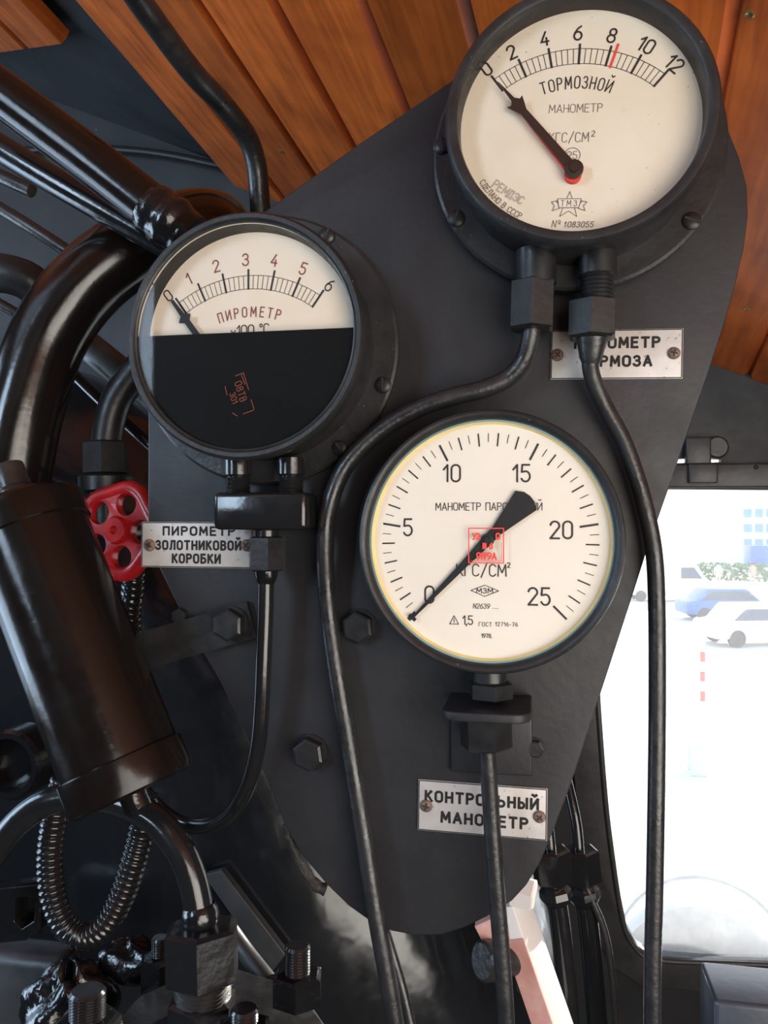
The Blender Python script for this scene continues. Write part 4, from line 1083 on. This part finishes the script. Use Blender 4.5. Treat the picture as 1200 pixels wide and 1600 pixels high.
fitting(905, 0, 'right of two black pipe unions between the panel foot and window', .85, (-24, 1200))
pipe('small_pipe', 'thin shiny pipe right of the two pipe unions', [(916, 1385, .84), (926, 1408, .84), (942, 1446, .84), (952, 1490, .84), (960, 1560, .84), (966, 1650, .84)], 5.5, 'steel')
# box at the lower right corner
bx0, bx1 = at(1116, 1564, .70), at(1096, 1500, .86)
zt = at(1116, 1564, .70).z
xl = bx0.x
yb = .70 * 1.0
# depth of the back edge from the px of its corner on the same height
r_ = Vector((1100 - 600, 1501 - 800, F)); w_ = Vector((r_.dot(AX), r_.dot(N), -r_.dot(AD))); yback = w_.y * (zt - CAM.z) / w_.z
yback = min(yback, YW - .03)
mb = MB().box((xl + .11, (.70 + yback) / 2, zt - .06), (.22, yback - .70, .12))
tag(mb.build('control_box', MT['box'], bevel=.004), 'blue-grey steel box below the window at the lower right corner', 'box')

# ================================================================== OUTSIDE
ZG = CAM.z - 4.3
tag(MB().box((20, 60, ZG - .05), (260, 116, .1)).build('ground', MT['asphalt'], loc=(0, 10, ZG), smooth=0), kind='structure')
def on_ground(px, py):
    r = Vector((px - 600, py - 800, F)); w = Vector((r.dot(AX), r.dot(N), -r.dot(AD))); t = (ZG - CAM.z) / w.z
    return CAM + w * t
# round-topped tank on the running board outside
g = thing('round_housing', 'pale grey round housing outside at the foot of the window', 'housing', at(1098, 1557, 1.5))
kt = mpp(1110, 1500, 1.47); tc_ = at(1098, 1557, 1.47)
MB().lathe(tc_, (0, 1, 0), [(0, -.015), (.06, -.012), (120 * kt, .0), (134 * kt, .012), (138 * kt, .03), (136 * kt, .05), (0, .06)], 96).build('shell', MT['tank'], g)
kt2 = mpp(1110, 1400, 1.8); c2 = at(1096, 1502, 1.8)
hoop = [Vector((c2.x + math.cos(t) * 130 * kt2, 1.8, c2.z + math.sin(t) * 130 * kt2)) for t in [PI * i / 40 for i in range(41)]]
MB().tube(hoop, .004, n=8, sub=2).build('hoop', MT['tank'], g)

def car(px, py, label, paint, heading, L=4.3, Wd=1.75, H=1.45, van=False):
    b = on_ground(px, py); ca, sa = math.cos(heading), math.sin(heading)
    T = lambda x, y, z: Vector((b.x + x * ca - y * sa, b.y + x * sa + y * ca, ZG + z))
    g = thing('van' if van else 'car', label, 'van' if van else 'car', Vector((b.x, b.y, ZG)))
    if van: side = [(-L / 2, .35), (-L / 2, H), (L / 2 - 1.1, H), (L / 2 - .5, H * .55), (L / 2, H * .5), (L / 2, .35)]
    else: side = [(-L / 2, .3), (-L / 2, .85), (-L / 2 + .5, .92), (-L / 2 + 1.0, H), (.55, H), (1.15, .92), (L / 2 - .1, .8), (L / 2, .5), (L / 2, .3)]
    MB().plate([T(x, -Wd / 2, z) for x, z in side], Vector((-sa, ca, 0)) * Wd).build('body', paint, g, bevel=.06)
    gl = MB()
    if van: gl.plate([T(x, -Wd / 2 - .02, z) for x, z in ((L / 2 - 1.9, H * .6), (L / 2 - 1.9, H * .88), (L / 2 - 1.2, H * .88), (L / 2 - .75, H * .6))], Vector((-sa, ca, 0)) * (Wd + .04))
    else: gl.plate([T(x, -Wd / 2 - .02, z) for x, z in ((-L / 2 + .65, .95), (-L / 2 + 1.1, H - .1), (.5, H - .1), (1.0, .95))], Vector((-sa, ca, 0)) * (Wd + .04))
    gl.build('windows', MT['carglass'], g, smooth=0)
    for x in (-L / 2 + .8, L / 2 - .8):
        for y in (-Wd / 2, Wd / 2 - .2):
            MB().lathe(T(x, y, .32), Vector((-sa, ca, 0)), [(0, 0), (.2, -.01), (.3, 0), (.32, .03), (.32, .17), (.3, .2), (0, .2)], 24).build('wheel', MT['tyre'], g)
    return g
car(1138, 968, 'blue car parked outside, seen through the window', MT['carblue'], .15)
car(1188, 1006, 'white car parked outside in front of the blue car', MT['carwhite'], .3)
car(1042, 938, 'white van parked outside at the window left', MT['carwhite'], .1, L=4.9, Wd=1.9, H=2.2, van=True)
car(1215, 892, 'blue van outside beyond the hedge at the right frame edge', MT['carblue'], .1, L=5.5, Wd=2.0, H=2.4, van=True)
b = on_ground(1165, 912); rh = random.Random(1)
hd = MB()
for i in range(900):
    p = Vector((b.x - 3.0 + rh.uniform(0, 9.0), b.y + 2.5 + rh.uniform(-.5, .5), ZG + rh.uniform(.05, 1.35)))
    s_ = rh.uniform(.12, .28); d1 = Vector((rh.gauss(0, 1), rh.gauss(0, 1), rh.gauss(0, 1))).normalized(); d2 = d1.orthogonal().normalized()
    hd.add([p - d1 * s_, p + d2 * s_ * .5, p + d1 * s_, p - d2 * s_ * .5], [(0, 1, 2, 3)])
tag(hd.build('hedge', MT['hedge'], loc=(b.x, b.y + 2.5, ZG), smooth=0), 'low green hedge across the street outside the window', 'hedge', kind='stuff')
def person(px, py, label, cloth, hgt=1.7):
    b = on_ground(px, py); h = hgt
    g = thing('person', label, 'person', Vector((b.x, b.y, ZG)))
    J = {}; me = bpy.data.meshes.new('body')
    pts = [(0, 0, .53), (.0, 0, .62), (0, 0, .78), (0, 0, .83), (0, -.01, .90), (0, 0, .97), (.055, 0, .50), (.06, .02, .28), (.06, 0, .03), (.06, -.06, .012),
           (-.055, 0, .50), (-.07, -.05, .28), (-.06, .03, .03), (-.06, -.03, .012), (.11, 0, .80), (.14, 0, .63), (.14, -.05, .48), (-.11, 0, .80), (-.14, 0, .63), (-.14, .03, .48)]
    ed = [(0, 1), (1, 2), (2, 3), (3, 4), (4, 5), (0, 6), (6, 7), (7, 8), (8, 9), (0, 10), (10, 11), (11, 12), (12, 13), (2, 14), (14, 15), (15, 16), (2, 17), (17, 18), (18, 19)]
    rad = [.085, .085, .09, .035, .062, .05, .055, .038, .026, .024, .055, .038, .026, .024, .042, .03, .022, .042, .03, .022]
    me.from_pydata([Vector(p) * h for p in pts], ed, [])
    o = bpy.data.objects.new('body', me); COL.objects.link(o); o.parent = g
    sk = o.modifiers.new('skin', 'SKIN')
    for i, sv in enumerate(me.skin_vertices[0].data):
        sv.radius = (rad[i] * h, rad[i] * h); sv.use_root = (i == 0)
    ss = o.modifiers.new('sub', 'SUBSURF'); ss.levels = 1; ss.render_levels = 1
    me.materials.append(cloth)
    WMg = WM[g.name]
    q = Vector((b.x, b.y, ZG + .93 * h))
    MB().lathe(q, (0, 0, 1), [(.075 * h, -.01 * h), (.072 * h, .03 * h), (.045 * h, .07 * h), (0, .08 * h)], 16).build('hair', MT['hair'], g)
    return g
for nm, m_ in (('skin', 0),): pass
person(1122, 917, 'person in pale clothes walking outside by the hedge left end', MT['clothlight'])
person(1176, 917, 'person in tan clothes standing outside before the hedge', MT['clothred'])
def building(px, base, ptop, wpx, label, depth, m, cols, rowsn):
    b = on_ground(px, base); k = (b - CAM).dot(fwd) / F
    g = thing('building', label, 'building', Vector((b.x, b.y, ZG)))
    h = (base - ptop) * k; w = wpx * k
    MB().box((b.x, b.y + depth / 2, ZG + h / 2), (w, depth, h)).build('wall', MT[m], g, smooth=0)
    for i in range(cols):
        for j in range(rowsn):
            MB().box((b.x - w / 2 + w * (i + .5) / cols, b.y - .02, ZG + h * (j + .5) / rowsn), (w / cols * .7, .1, h / rowsn * .55)).build('window', MT['bldglass'], g, smooth=0)
    return g
building(1195, 884, 790, 66, 'pale office building with blue windows across the street', 12, 'building', 4, 4)
# barrier post and folding sign on the paving
b = on_ground(1098, 1095)
g = thing('barrier_post', 'red and white striped barrier post outside on the paving', 'post', b)
k = (b - CAM).dot(fwd) / F
hh = 92 * k
for i in range(6):
    MB().lathe(b + Vector((0, 0, hh * i / 6)), (0, 0, 1), [(0, 0), (.06, 0), (.06, hh / 6), (0, hh / 6)], 16).build('stripe', MT['barrier' if i % 2 == 0 else 'whitenut'], g)
b = on_ground(1090, 1208); k = (b - CAM).dot(fwd) / F
g = thing('folding_sign', 'small pale folding board outside on the paving', 'sign', b)
for s_ in (-1, 1):
    MB().box(b + Vector((0, s_ * .12, 26 * k)), (24 * k, .03, 52 * k), Matrix.Rotation(s_ * .2, 3, 'X')).build('board', MT['building'], g)
